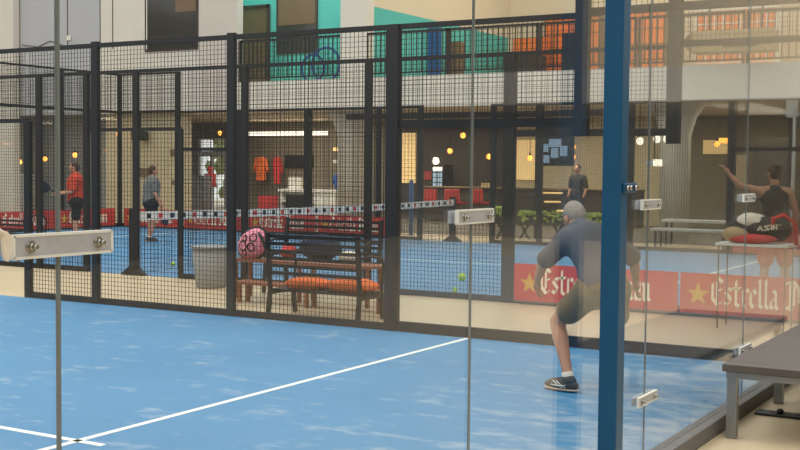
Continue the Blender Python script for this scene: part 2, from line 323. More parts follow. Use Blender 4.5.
def board(label, u0, dirv, base, H=.46, W=1.96, group='red advertising boards', facing=None):
    """u0 = left end as read; dirv = reading direction"""
    u0 = Vector(u0); d = Vector(dirv).normalized(); n = Vector((d.y, -d.x, 0))     # n faces the reader
    c = u0 + d*W/2; t = thing('advertising_board', label, 'advertising board', (c.x, c.y, base), group)
    m = MB(); a = u0; b = u0+d*W
    m.bar(Vector((a.x, a.y, base+H/2)) - n*.01, Vector((b.x, b.y, base+H/2)) - n*.01, .018, H); m.build('panel', 'red', t)
    F = lambda off: (lambda u, v: u0 + d*(off+u) + n*.004 + Vector((0, 0, base+.12*H/.46+v)))
    m = MB(); lettering(m, 'Estrella Damm', F(.335*W/1.96), .172*H/.46*W/1.96); o = m.build('lettering', 'cream', t)
    m = MB(); k = Vector((u0.x, u0.y, 0)) + d*(.2*W/1.96) + n*.004; cz = base+H*.5; R = .13*H/.46
    ctr = m.b.verts.new(k+Vector((0, 0, cz))); ring = []
    for i in range(10):
        r = R if i % 2 == 0 else R*.42; an = PI/2+i*PI/5; ring.append(m.b.verts.new(k + d*(-r*math.cos(an)) + Vector((0, 0, cz+r*math.sin(an)))))
    for i in range(10): m.b.faces.new((ctr, ring[i], ring[(i+1) % 10]))
    m.build('star', 'gold', t)
    MB().bar(Vector((a.x, a.y, base+.01))+n*.003, Vector((b.x, b.y, base+.01))+n*.003, .012, .02).build('bottom_strip', 'kerbd', t)
    return t
bx = X2-.06
board('red board with cream blackletter wording behind the crouching player', (bx, 3.93, 0), (0, -1, 0), .02, W=1.99)
board('red board with cream wording and gold star at the right edge of the picture', (bx, 1.91, 0), (0, -1, 0), .02, W=1.99)
for k, lab in enumerate(('red board at the far court corner seen right of the man in red', 'red board seen left of the man in the grey shirt', 'red board behind the grey bin and the net', )):
    board(lab, (X2+9.9, Y2+19.75-k*2.05, 0), (0, -1, 0), .03, group='red boards along the far side of the far court')
board('red board behind the pink bag, right end of the far row', (X2+9.9, Y2+13.6, 0), (0, -1, 0), .03, group='red boards along the far side of the far court')
for k, lab in enumerate(('red board behind the legs of the man in red', 'red board at the left edge behind the dark bench')):
    board(lab, (X2+7.75-k*2.05, Y2+19.88, 0), (1, 0, 0), .03, group='red boards along the end wall')
for k, (y, lab) in enumerate(((3.9, 'distant red board on the lobby side behind the tennis bag'),)):
    board(lab, (X2+9.9, Y2+y, 0), (0, -1, 0), .03, group='red boards along the far side of the far court')

# ------------------------------------------------------------------ net of the far court
nt = thing('court_net', 'black padel net with white printed top band across the far court', 'net', (X2+5, Y2+10, 0))
ny = Y2+10; n0 = X2+.06; n1 = X2+9.94
def nz(x): return .92-.04*math.sin(PI*(x-n0)/(n1-n0))
m = MB(); K = 165
for i in range(K+1):
    x = n0+(n1-n0)*i/K; m.bar((x, ny, .03), (x, ny, nz(x)-.05), .004)
for j in range(14):
    for i in range(0, K, 15):
        xa = n0+(n1-n0)*i/K; xb = n0+(n1-n0)*(i+15)/K
        m.bar((xa, ny, .04+(nz(xa)-.1)*j/13), (xb, ny, .04+(nz(xb)-.1)*j/13), .004)
m.build('netting', 'wire', nt)
m = MB()
for i in range(24):
    xa = n0+(n1-n0)*i/24; xb = n0+(n1-n0)*(i+1)/24
    m.bar((xa, ny, nz(xa)-.055), (xb, ny, nz(xb)-.055), .012, .13)
band = m.build('top_band', 'wht', nt)
for i in range(38):
    x = n0+.2+i*.256; z = nz(x)-.055
    MB().box((x-.045, ny-.0085, z-.036), (x+.045, ny-.0065, z+.036)).build('printed_mark', ('black', 'redc', 'navy')[i % 3], band)
for i, x in enumerate((X2+.02, X2+9.98)):
    p = thing('net_post', ('dark net post with flared foot at the near end of the net' if i == 0 else 'dark net post at the lobby end of the net'), 'post', (x, ny, 0))
    MB().box((x-.05, ny-.02, .02), (x+.02, ny+.12, .98)).build('shaft', 'steel', p, .004)
    MB().prism([(ny-.16, 0), (ny+.26, 0), (ny+.26, .02), (ny+.12, .12), (ny-.02, .12), (ny-.16, .02)], 'X', x-.06, x+.03).build('foot', 'steel', p)

# ------------------------------------------------------------------ aisle furniture
def slat_bench(label, loc, L, face, mt, sh=.43, backh=.95):
    """seat along Y; face=+1 -> sitter looks to +X (we see its back)"""
    x, y, _ = loc; t = thing('slatted_bench', label, 'bench', loc); f = face
    for i in range(6):
        z = backh-.43+i*.079; MB().bar((x-f*(.04+.02*i/5), y-L/2, z), (x-f*(.04+.02*i/5), y+L/2, z), .018, .036).build('back_slat', mt, t)
    for i in range(5): MB().bar((x+f*(.06+i*.09), y-L/2, sh-.011), (x+f*(.06+i*.09), y+L/2, sh-.011), .065, .022).build('seat_slat', mt, t)
    for s in (-1, 1):
        yy = y+s*(L/2-.03)
        MB().bar((x-f*.06, yy, 0), (x-f*.02, yy, sh), .04).bar((x-f*.02, yy, sh), (x-f*.075, yy, backh), .04).build('rear_leg', mt, t)
        MB().bar((x+f*.44, yy, 0), (x+f*.4, yy, sh-.01), .04).build('front_leg', mt, t)
        MB().bar((x-f*.02, yy, sh-.04), (x+f*.42, yy, sh-.04), .03).tube([(x-f*.05, yy, .66), (x+f*.2, yy, .68), (x+f*.42, yy, .64), (x+f*.45, yy, .56), (x+f*.41, yy, sh)], .016, 8).build('arm_rest', mt, t)
    return t
slat_bench('dark slatted metal bench seen from behind, right against the near fence', (10.26, 5.03, 0), 1.2, 1, 'steel', .29, .9)
slat_bench('dark slatted bench farther back in the aisle against the far court fence', (12.5, 6.35, 0), 1.5, -1, 'steel2')
def low_bench(label, x0, x1, y0, y1, h, n=3):
    t = thing('wooden_bench', label, 'bench', ((x0+x1)/2, (y0+y1)/2, 0))
    k = 4
    for i in range(k):
        a = x0+(x1-x0)*i/k; MB().box((a+.006, y0, h-.03), (a+(x1-x0)/k-.006, y1, h)).build('top_slat', 'wood', t, .002)
    for i in range(n):
        yy = y0+.1+(y1-y0-.2)*i/(n-1)
        for xx in (x0+.06, x1-.06): MB().box((xx-.02, yy-.02, 0), (xx+.02, yy+.02, h-.031)).build('leg', 'wood', t)
    return t
low_bench('long low reddish wooden bench behind the dark slatted one', 10.98, 11.26, 4.62, 6.75, .25)
low_bench('long higher wooden table carrying the pink bag at its left end', 11.35, 11.75, 5.0, 7.1, .48, 3)
def cushion(label, c, L, W, H, rz):
    m = MB(); R = Matrix.Rotation(rz, 3, 'Z')
    m.ell(c, (W/2, L/2, H/2), R, 20, fn=lambda p, u: Vector((math.copysign(abs(u.x)**.6, u.x)*W/2, math.copysign(abs(u.y)**.6, u.y)*L/2, p.z*(1+.12*math.sin(u.y*9+u.x*5)))))
    o = m.build('cushion', 'orangec', None, loc=c)
    return tag(o, label, 'cushion', 'orange cushions')
cushion('orange cushion at left, flatter and half hidden by the slats', (10.52, 5.3, .345), .5, .36, .12, .1)
cushion('bright orange cushion at right, plumper and nearer the fence post', (10.52, 4.73, .355), .56, .4, .14, -.1)
# pink bag
pb = at(254, 252, 'X', 11.55); t = thing('racket_bag', 'pink and black patterned racket bag leaning on the wooden table', 'bag', (11.55, pb.y, .48))
RB = Matrix.Rotation(math.radians(-28), 3, 'X')
MB().ell((11.55, pb.y, .66), (.12, .235, .175), RB, 24, fn=lambda p, u: Vector((p.x, math.copysign(abs(u.y)**.8, u.y)*.235, p.z))).build('body', 'pink', t)
m = MB()
for (y, z, r) in ((.09, .02, .06), (-.02, -.05, .05), (.11, -.06, .035), (-.1, .04, .045), (.02, .09, .035)):
    pts = []
    for k in range(13):
        yy = y+r*math.cos(2*PI*k/12); zz = z+r*math.sin(2*PI*k/12); e = max(0, 1-(yy/.235)**2-(zz/.175)**2)
        pts.append(Vector((11.55, pb.y, .66)) + RB @ Vector((-.12*math.sqrt(e)-.004, yy, zz)))
    m.tube(pts, .009, 6)
m.build('printed_loops', 'black', t)
m = MB(); m.tube([Vector((11.55, pb.y, .66)) + RB @ Vector((0, .24*math.cos(2*PI*k/24), .182*math.sin(2*PI*k/24))) for k in range(25)], .022, 8).build('piping', 'black', t)
MB().tube([(11.5, pb.y-.1, .8), (11.45, pb.y-.2, .74), (11.42, pb.y-.3, .58), (11.5, pb.y-.32, .52)], .022, 8).build('strap', 'black', t)
# grey bin
bc = at(211, 287, 'Z', 0); t = thing('waste_bin', 'tapered grey plastic bin standing between the courts', 'bin', (bc.x, bc.y, 0))
MB().tube([(bc.x, bc.y, 0), (bc.x, bc.y, .02), (bc.x, bc.y, .52)], [.19, .2, .25], 24).build('body', 'bin', t)
MB().tube([(bc.x, bc.y, .515), (bc.x, bc.y, .525), (bc.x, bc.y, .545), (bc.x, bc.y, .55)], [.257, .27, .27, .245], 24).build('rim', 'bin', t)
# small things on the far slatted bench
def blob(name, label, cat, c, r, mt, group=None, rot=0):
    o = MB().ell(c, r, Matrix.Rotation(rot, 3, 'Z'), 14, fn=lambda p, u: p*(1+.08*math.sin(u.x*7+u.z*5))).build(name, mt, None, loc=(c[0], c[1], c[2]-r[2])); return tag(o, label, cat, group)
blob('sports_bag', 'dark sports bag lying on the rear slatted bench', 'bag', (12.28, 6.35, .6), (.15, .3, .165), 'navy')
blob('towel', 'crumpled white towel on the rear slatted bench', 'towel', (12.25, 5.9, .5), (.12, .13, .07), 'cloth')
blob('towel', 'small red cloth bundle on the rear slatted bench beside the dark bag', 'towel', (12.25, 6.82, .52), (.1, .11, .09), 'redc')
def bottle(label, x, y, z, mt, h=.2):
    t = thing('bottle', label, 'bottle', (x, y, z)); MB().tube([(x, y, z), (x, y, z+h*.7), (x, y, z+h*.85), (x, y, z+h*.92)], [.03, .032, .016, .013], 12).build('body', mt, t)
    MB().tube([(x, y, z+h*.92), (x, y, z+h)], .015, 10).build('cap', 'redc', t); return t
p = at(18, 266, 'Z', 0); bottle('water bottle with red cap standing on the floor by the left opening', p.x, p.y, 0, 'plate', .24)

# dark bench left edge in the far court aisle
p = at(4, 252, 'Z', 0)
slat_bench('dark bench at the left edge inside the far court entrance', (p.x, p.y, 0), 1.3, 1, 'steel2', .3, .62)

# high table with bag and cap
tx = at(756, 243, 'X', 12.2)
hz = tx.z
t = thing('side_table', 'thin metal table under the bag and cap near the far court glass', 'table', (12.2, tx.y, 0))
MB().box((12.0, tx.y-.36, hz-.03), (12.4, tx.y+.36, hz)).build('table_top', 'plate_edge', t, .004)
for sx in (-1, 1):
    for sy in (-1, 1): MB().box((12.2+sx*.17-.006, tx.y+sy*.33-.006, 0), (12.2+sx*.17+.006, tx.y+sy*.33+.006, hz-.03)).build('leg', 'steel2', t)
t = thing('sports_bag', 'dark sports bag with pale lettering lying on the thin table at right', 'bag', (12.2, tx.y, hz))
MB().ell((12.2, tx.y-.02, hz+.14), (.15, .33, .14), None, 20, fn=lambda p, u: Vector((p.x, math.copysign(abs(u.y)**.7, u.y)*.33, p.z*(1+.06*math.sin(u.y*6))))).build('body', 'black', t)
MB().ell((12.1, tx.y+.17, hz+.085), (.1, .15, .085)).build('side_pocket', 'tanf', t)
MB().ell((12.08, tx.y+.02, hz+.05), (.1, .26, .05)).build('base_panel', 'redc', t)
m = MB(); m.tube([(12.1, tx.y-.18, hz+.08), (12.06, tx.y-.2, hz+.26), (12.06, tx.y-.3, hz+.3), (12.06, tx.y-.41, hz+.22), (12.1, tx.y-.42, hz-.0)], .022, 8).build('handle', 'redc', t)
m = MB()
for k, pl in enumerate(([(0, 0), (.5, 1), (1, 0)], [(0, 0), (1, .2), (0, .8), (1, 1)], [(0, 1), (0, 0)], [(0, 1), (0, 0)], [(0, .5), (.6, .5)], [(.6, 1), (.6, 0)])):
    ox = [0, 1.3, 2.7, 3.1, 3.1, 3.1][k]
    for a_, b_ in zip(pl, pl[1:]):
        P_ = lambda q: Vector((12.045, tx.y-.05-(ox+q[0])*.05, hz+.13+q[1]*.05+(ox*.006)))
        m.bar(P_(a_), P_(b_), .012, .012)
m.build('lettering', 'cream', t)
cp = at(752, 222, 'X', 12.2)
t = thing('cap', 'crumpled cream cap lying on top of the dark bag at right', 'cap', (12.18, cp.y, hz+.26))
MB().ell((12.18, cp.y, cp.z), (.13, .16, .09), None, 20, fn=lambda p, u: Vector((p.x, p.y, max(p.z, -.03)))*(1+.1*math.sin(u.x*6+u.y*8))).build('crown', 'cloth', t)
MB().ell((12.16, cp.y-.2, cp.z-.02), (.09, .15, .025)).build('peak', 'tanf', t)

# balls
for (x, y, lab, r) in ((462, 277, 'yellow green ball on the far court right of the fence post, the larger one', .058), (455, 290, 'smaller yellow green ball near the far court edge', .034), (173, 264, 'yellow green ball resting at the foot of the net', .034)):
    p = at(x, y, 'Z', r); tag(MB().ell(p, (r, r, r)).build('tennis_ball', 'ball', None, loc=p), lab, 'ball')

# ------------------------------------------------------------------ people
def skinmesh(chains, sub=2):
    """chains: list of ([points],[radii]) with shared joints merged by position; returns evaluated bmesh mesh"""
    me = bpy.data.meshes.new('tmp'); vs = []; es = []; rad = []
    def vid(p, r):
        for i, q in enumerate(vs):
            if (q-p).length < 1e-4: return i
        vs.append(p.copy()); rad.append(r); return len(vs)-1
    for pts, rs in chains:
        ids = [vid(Vector(p), r) for p, r in zip(pts, rs)]
        es += [(a, b) for a, b in zip(ids, ids[1:])]
    me.from_pydata([tuple(v) for v in vs], es, []); o = bpy.data.objects.new('tmp', me); C.objects.link(o)
    o.modifiers.new('s', 'SKIN').use_smooth_shade = True
    sv = me.skin_vertices[0].data
    # one root per island
    adj = {i: [] for i in range(len(vs))}
    for a, b in es: adj[a].append(b); adj[b].append(a)
    seen = set()
    for i in range(len(vs)):
        sv[i].radius = (rad[i], rad[i]); sv[i].use_root = False
    for i in range(len(vs)):
        if i in seen: continue
        sv[i].use_root = True; st = [i]
        while st:
            k = st.pop()
            if k in seen: continue
            seen.add(k); st += adj[k]
    sb = o.modifiers.new('u', 'SUBSURF'); sb.levels = sub; sb.render_levels = sub
    dg = bpy.context.evaluated_depsgraph_get(); dg.update(); ev = o.evaluated_get(dg); em = bpy.data.meshes.new_from_object(ev)
    bpy.data.objects.remove(o); bpy.data.meshes.remove(me); return em
def add_mesh(m, me, mi=0):
    n0 = len(m.b.faces); m.b.from_mesh(me); m.b.faces.ensure_lookup_table()
    for f in m.b.faces[n0:]: f.material_index = mi; f.smooth = True
    bpy.data.meshes.remove(me)
def hand(m, wrist, d, side, s=1.0, curl=.5):
    """d = hand direction, side = direction from palm towards the thumb"""
    d = Vector(d).normalized(); side = (Vector(side)-Vector(side).dot(d)*d).normalized(); nrm = d.cross(side).normalized(); W = Vector(wrist)
    ch = [([W, W+d*.04*s, W+d*.075*s], [.026*s, .032*s, .034*s])]
    for k, L in enumerate((.068, .078, .072, .056)):
        o = side*(.028-.019*k)*s; b = W+d*.06*s+o; a = 0; pts = [b]; p = b+d*.03*s
        pts.append(p); dd = d.copy()
        for j in range(3):
            a += curl*.75; dd = (d*math.cos(a)+nrm*math.sin(a)); p = p+dd*(L*(.42, .32, .26)[j])*s; pts.append(p)
        ch.append((pts, [.011*s, .0105*s, .0095*s, .0085*s, .0075*s]))
    b = W+d*.025*s+side*.02*s; ch.append(([b, b+(side*.7+d*.6)*.03*s, b+(side*.8+d*.9)*.045*s, b+(side*.75+d*1.1+nrm*.4)*.058*s], [.014*s, .012*s, .010*s, .009*s]))
    add_mesh(m, skinmesh(ch, 1))
def head(m, c, fwd, up, s=1.0):
    f = Vector(fwd).normalized(); u = (Vector(up)-Vector(up).dot(f)*f).normalized(); r = f.cross(u); R = Matrix((r, f, u)).transposed()
    def fn(p, q):
        if q.z < 0: p.x *= 1-.28*(-q.z); p.y *= 1-.06*(-q.z)
        if q.z < -.3 and q.y < 0: p.y *= .8
        if q.y > .75 and -.35 < q.z < .25: p.y += .016*s*(1-abs(q.x)*2.2) if abs(q.x) < .45 else 0
        return p
    m.ell(c, (.077*s, .098*s, .118*s), R, 24, fn=fn)
    c = Vector(c)
    m.ell(c+R @ Vector((0, .106*s, -.02*s)), (.013*s, .018*s, .024*s), R, 8)
    for k in (-1, 1):
        m.ell(c+R @ Vector((k*.077*s, -.005*s, -.012*s)), (.01*s, .02*s, .032*s), R, 8)
        m.ell(c+R @ Vector((k*.03*s, .089*s, .012*s)), (.013*s, .01*s, .009*s), R, 8)
    m.ell(c+R @ Vector((0, .09*s, -.062*s)), (.026*s, .009*s, .008*s), R, 8)
    return R
def hairdo(parent, c, R, s, mt, bun=False):
    m = MB()
    def fn(p, q):
        if q.z < .1 and q.y > -.1: p *= .8
        return p
    m.ell(Vector(c)+R @ Vector((0, -.014*s, .018*s)), (.084*s, .098*s, .112*s), R, 20, fn=fn)
    if bun: m.ell(Vector(c)+R @ Vector((0, -.1*s, .07*s)), (.04*s, .035*s, .04*s), R, 10)
    return m.build('hair', mt, parent)
def capsules(chains, voxel=.013, smooth=5):
    """tapered limbs fused into one continuous surface"""
    m = MB()
    for pts, rs in chains:
        pts = [Vector(p) for p in pts]
        for p, r in zip(pts, rs): m.ell(p, (r, r, r), None, 14)
        for (a, ra), (b, rb) in zip(list(zip(pts, rs)), list(zip(pts, rs))[1:]):
            if (b-a).length > 1e-3: m.tube([a, b], [ra, rb], 14)
    bmesh.ops.recalc_face_normals(m.b, faces=m.b.faces)
    me = bpy.data.meshes.new('tmp'); m.b.to_mesh(me); m.b.free(); o = bpy.data.objects.new('tmp', me); C.objects.link(o)
    rm = o.modifiers.new('r', 'REMESH'); rm.mode = 'VOXEL'; rm.voxel_size = voxel; rm.use_smooth_shade = True
    if smooth: sm = o.modifiers.new('s', 'SMOOTH'); sm.factor = .5; sm.iterations = smooth
    dg = bpy.context.evaluated_depsgraph_get(); dg.update(); em = bpy.data.meshes.new_from_object(o.evaluated_get(dg))
    bpy.data.objects.remove(o); bpy.data.meshes.remove(me); return em
def person(name, label, J, mats, headf, s=1.0, bulk=1.0, hands=True, curl=.5, hair='hairb', bun=False, sleeve=.8, shortlen=.75, group=None, facing=(0, 1, 0), loose=1.0):
    J = {k: Vector(v) for k, v in J.items()}
    base = ((J['ankL']+J['ankR'])/2); base.z = 0
    t = thing(name, label, 'person', base, group)
    pel, wai, che, nek = J['pel'], J['wai'], J['che'], J['nek']; lp = lambda a, b, k: a+(b-a)*k
    bk = s*bulk; shm = lp(J['shL'], J['shR'], .5)
    ch = [([pel, wai, che, lp(che, nek, .55)], [.122*bk, .108*bk, .125*bk, .085*bk]), ([lp(che, nek, .5), nek, lp(nek, J['head'], .65)], [.06*s, .054*s, .052*s]), ([J['shL'], lp(shm, lp(che, nek, .6), .5), J['shR']], [.058*bk, .078*bk, .058*bk]), ([J['hipL'], J['hipR']], [.098*bk, .098*bk])]
    for q in 'LR':
        ch.append(([che, lp(J['sh'+q], che, .25)], [.115*bk, .08*bk]))
        ch.append(([J['sh'+q], lp(J['sh'+q], J['el'+q], .5), J['el'+q], lp(J['el'+q], J['wr'+q], .35), J['wr'+q]], [.056*bk, .049*s, .040*s, .041*s, .026*s]))
        ch.append(([J['hip'+q], lp(J['hip'+q], J['kn'+q], .5), J['kn'+q], lp(J['kn'+q], J['ank'+q], .3), lp(J['kn'+q], J['ank'+q], .7), J['ank'+q]], [.092*bk, .075*s, .055*s, .06*s, .042*s, .037*s]))
    m = MB(); add_mesh(m, capsules(ch)); R = head(m, J['head'], headf[0], headf[1], s)
    if hands:
        for q in 'LR': hand(m, J['wr'+q], (J.get('ha'+q, J['wr'+q]+(J['wr'+q]-J['el'+q]))-J['wr'+q]), J.get('th'+q, Vector(facing)), s*1.08, curl)
    m.build('body', mats['skin'], t)
    hairdo(t, J['head'], R, s, hair, bun)
    g = .014*s*loose; hem = lp(pel, wai, .15)
    ch = [([hem, wai, che, lp(che, nek, .6)], [.122*bk+g*1.6, .115*bk+g*1.3, .125*bk+g, .085*bk+g])]
    if sleeve > .1: ch.append(([J['shL'], lp(shm, lp(che, nek, .6), .5), J['shR']], [.06*bk+g, .08*bk+g, .06*bk+g]))
    for q in 'LR':
        ch.append(([che, lp(J['sh'+q], che, .25 if sleeve > .1 else .45)], [.117*bk+g, .082*bk+g]))
        if sleeve > .1: ch.append(([J['sh'+q], lp(J['sh'+q], J['el'+q], sleeve*.5), lp(J['sh'+q], J['el'+q], sleeve)], [.06*bk+g, .058*s+g, .054*s+g*1.2]))
    m = MB(); add_mesh(m, capsules(ch, .014, 4)); m.build('shirt', mats['shirt'], t)
    ch = [([lp(pel, wai, .25), pel], [.112*bk+g, .125*bk+g]), ([J['hipL'], J['hipR']], [.1*bk+g, .1*bk+g])]
    for q in 'LR': ch.append(([J['hip'+q], lp(J['hip'+q], J['kn'+q], shortlen*.5), lp(J['hip'+q], J['kn'+q], shortlen)], [.098*bk+g, .088*s+g, .08*s+g*1.3]))
    m = MB(); add_mesh(m, capsules(ch, .014, 3)); m.build('shorts', mats['shorts'], t)
    for q in 'LR':
        a = J['ank'+q]; d = Vector(J.get('toe'+q, a+Vector(facing)*.2)); d = (d-a); d.z = 0; d.normalize(); sd = Vector((-d.y, d.x, 0)); z0 = a.z-.085*s
        Rm = Matrix((sd, d, Vector((0, 0, 1)))).transposed()
        m = MB(); ctr = Vector((a.x, a.y, z0))+d*.06*s
        m.ell(ctr+Vector((0, 0, .045*s)), (.05*s, .145*s, .052*s), Rm, 18, fn=lambda p, u: Vector((p.x, p.y, max(p.z, -.03*s)-(max(0, u.y)*.014 if u.z > 0 else 0))))
        m.ell(ctr+Vector((0, 0, .075*s))-d*.055*s, (.047*s, .062*s, .05*s), Rm, 12)
        o = m.build('shoe', 'shoe', t)
        MB().ell(ctr+Vector((0, 0, .014*s)), (.053*s, .153*s, .014*s), Rm, 18).build('sole', 'sole', o)
        if s == 1.001:
            for side in (-1, 1):
                for k in range(2):
                    y0 = -.03+k*.03
                    MB().tube([ctr+Rm @ Vector((side*.051, y0-.03, .028)), ctr+Rm @ Vector((side*.052, y0+.01, .05)), ctr+Rm @ Vector((side*.042, y0+.05, .075))], .0035, 6).build('side_stripe', 'plate_edge', o)
                MB().tube([ctr+Rm @ Vector((side*.052, -.06, .05)), ctr+Rm @ Vector((side*.052, 0, .04)), ctr+Rm @ Vector((side*.047, .06, .045))], .0035, 6).build('side_stripe', 'plate_edge', o)
        MB().tube([a+Vector((0, 0, -.02))*s, lp(a, J['kn'+q], .12)], [.043*s, .044*s], 12).build('sock', 'sock', t)
    return t
def racket(label, grip, d, nrm, s=1.0):
    d = Vector(d).normalized(); nrm = Vector(nrm); nrm = (nrm-nrm.dot(d)*d).normalized(); sd = d.cross(nrm); g = Vector(grip)
    t = thing('padel_racket', label, 'racket', g)
    MB().tube([g-d*.06, g+d*.1], .017, 10).build('grip', 'black', t)
    m = MB(); R = Matrix((sd, d, nrm)).transposed(); m.ell(g+d*.26, (.12, .145, .019), R, 22); m.build('face', 'navy', t); return t
D = dep
# crouching player in the near court
d0 = 8.42
J = dict(pel=D(603, 284, 8.36), wai=D(598, 263, 8.42), che=D(588, 243, 8.52), nek=D(577, 228, 8.62), head=D(574.5, 218, 8.72),
    shL=D(566, 241, 8.55), elL=D(543, 262, 8.6), wrL=D(537, 281, 8.72), haL=D(537, 292, 8.8), shR=D(613, 240, 8.55), elR=D(634, 259, 8.6), wrR=D(636, 281, 8.72), haR=D(636, 292, 8.78),
    hipL=D(592, 291, 8.38), knL=D(557, 321, 8.62), ankL=D(569, 377, 8.42), hipR=D(613, 290, 8.36), knR=D(617, 328, 8.6), ankR=D(612, 371, 8.75))
J['ankL'].z = .088; J['ankR'].z = .088
fa = (_r2*-.75+_fw*.6); fa.z = 0
J['toeL'] = J['ankL']+fa; J['toeR'] = J['ankR']+_fw
person('person', 'crouching player seen from behind in slate shirt and olive shorts inside the near court', J, dict(skin='skin', shirt='shirtd', shorts='shortg'), ((_fw*.9-_r2*.35+Vector((0, 0, -.6))), (0, 0, 1)), 1.001, 1.2, hair='hairg', facing=tuple(_fw), sleeve=.85, shortlen=.64, loose=1.25)
# man in red, far court corner
def stand(foot, h, face, pose, **kw):
    f = Vector(face).normalized(); r = Vector((f.y, -f.x, 0)); o = Vector(foot); k = h/1.75
    P = lambda a, b, c: o + r*a*k + f*b*k + Vector((0, 0, c*k))
    J = dict(pel=P(0, 0, .95), wai=P(0, .01, 1.1), che=P(0, .02, 1.3), nek=P(0, .02, 1.48), head=P(0, .05, 1.63), shL=P(-.19, .02, 1.4), shR=P(.19, .02, 1.4), elL=P(-.25, .0, 1.12), elR=P(.25, 0, 1.12), wrL=P(-.24, .12, .9), wrR=P(.24, .12, .9),
        hipL=P(-.09, 0, .9), hipR=P(.09, 0, .9), knL=P(-.12, .03, .49), knR=P(.12, .03, .49), ankL=P(-.14, 0, .088), ankR=P(.14, 0, .088))
    for q, v in pose.items(): J[q] = P(*v)
    for q in ('ankL', 'ankR'): J[q].z = max(J[q].z, .088)
    J['haL'] = J['wrL']+(J['wrL']-J['elL']).normalized()*.1; J['haR'] = J['wrR']+(J['wrR']-J['elR']).normalized()*.1
    return J, f
p = at(77, 244, 'Z', 0)
p = Vector((p.x, p.y, 0))
J, f = stand(p, 1.66, (-.6, .6, 0), dict(wrL=(-.12, .34, 1.08), wrR=(.08, .36, 1.1), elL=(-.27, .1, 1.12), elR=(.26, .1, 1.12)))
person('person', 'man in red shirt and black shorts standing at the far end of the far court', J, dict(skin='skin', shirt='shirtr', shorts='shortb'), (f, (0, 0, 1)), .97, 1.45, hair='hairb', facing=tuple(f), sleeve=.75)
racket('dark racket held by the man in red', J['wrR']+f*.08, f+Vector((0, 0, .5)), (1, 0, 0))
p = at(151, 242, 'Z', 0); p = Vector((p.x, p.y, 0))
J, f = stand(p, 1.6, (.7, -.35, 0), dict(wrL=(-.22, .2, .98), ankR=(.12, -.08, .1)))
person('person', 'man in grey shirt and black shorts behind the near end of the net', J, dict(skin='skin', shirt='shirtg', shorts='shortb'), (f, (0, 0, 1)), .95, 1.45, hair='hairb', facing=tuple(f), sleeve=.7)
racket('dark racket hanging from the hand of the man in grey', J['wrR']+Vector((0, 0, -.08))+f*.03, Vector((0, 0, -1))+f*.3, (0, 1, 0))
# player with raised arm at right
p = Vector((at(774, 306, 'Z', 0).x, at(774, 306, 'Z', 0).y, 0))
J, f = stand(p, 1.68, (.95, .3, 0), {})
dd = (p-CAM).dot(_fw)
J['head'] = D(774, 173, dd); J['nek'] = D(775, 185, dd-.02); J['che'] = D(774, 201, dd); J['wai'] = D(774, 220, dd); J['pel'] = D(774, 238, dd)
J['shL'] = D(759, 191, dd); J['elL'] = D(741, 186, dd+.05); J['wrL'] = D(729, 174, dd+.1); J['haL'] = D(725, 168, dd+.12); J['shR'] = D(789, 192, dd); J['elR'] = D(796, 214, dd); J['wrR'] = D(793, 232, dd+.1)
J['haR'] = D(792, 241, dd+.14)
person('person', 'player with outstretched left arm in dark sleeveless top and red shorts in the far court', J, dict(skin='skin', shirt='black', shorts='redc'), (_fw-_r2*.2, (0, 0, 1)), .97, hair='hairb', bun=True, facing=tuple(f), sleeve=.05, shortlen=.8)

# ------------------------------------------------------------------ building at the end of the hall (facade plane X = 25)
FX = 25.0
Y = lambda x, X=FX, y=100: at(x, y, 'X', X).y
Z = lambda x, y, X=FX: at(x, y, 'X', X).z
BZ0, BZ1 = 3.1, 3.86
YT0, YT1 = Y(237), Y(340)         # teal bay
sbox('wall_balcony_band', (FX-.02, -12, BZ0), (FX+.25, YT0, BZ1), 'beam')
sbox('ceiling_lobby', (FX+.26, -12, BZ0+.06), (36, 36, BZ1-.02), 'creamw')
# upper flush walls left of the teal bay
def fwall(name, x0, x1, z0, z1, m, X=FX, th=.2): return sbox(name, (X, Y(x1, X), z0), (X+th, Y(x0, X), z1), m)
sbox('wall_upper_grey', (FX, Y(100), BZ0), (FX+.25, Y(21), 9), 'greyp')
sbox('wall_upper_left', (FX+.05, Y(21)+.001, BZ0), (FX+.25, 36, 9), 'creamw')
sbox('wall_upper_middle', (FX, Y(147), BZ0), (FX+.25, Y(100)-.001, 9), 'offwhite')
sbox('wall_upper_window', (FX, Y(198), BZ0), (FX+.25, Y(147)-.001, 9), 'offwhite')
sbox('wall_upper_pink', (FX, Y(237), BZ0), (FX+.25, Y(198)-.001, 9), 'pinkw')
sbox('column_left', (FX-.25, Y(20), 0), (FX-.01, Y(6), 9), 'offwhite')
for i, x in enumerate((68, 100.5, 113)):
    struct(MB().box((FX-.012, Y(x)-.012, Z(x, 49)), (FX+.001, Y(x)+.012, 9)).build('trim_%d' % (i+1), 'darkw'))
struct(MB().box((FX-.03, Y(147)-.03, Z(147, 50)), (FX-.0, Y(147)+.03, 9)).build('trim_4', 'wht'))
bx_ = at(69, 38, 'X', FX-.03); tag(MB().box((FX-.06, bx_.y-.07, bx_.z-.07), (FX-.01, bx_.y+.07, bx_.z+.07)).build('junction_box', 'wht', None, .01, loc=(FX-.03, bx_.y, bx_.z)), 'small white junction box on the grey upper wall', 'electrical box')
cbl = [at(x, y, 'X', FX-.02) for x, y in ((22, 45), (38, 47), (44, 44), (50, 41), (56, 43), (62, 45))]
tag(MB().tube(cbl, .012, 6).build('cable', 'darkw', None, loc=cbl[0]), 'thin dark cable running over the grey upper wall', 'cable')
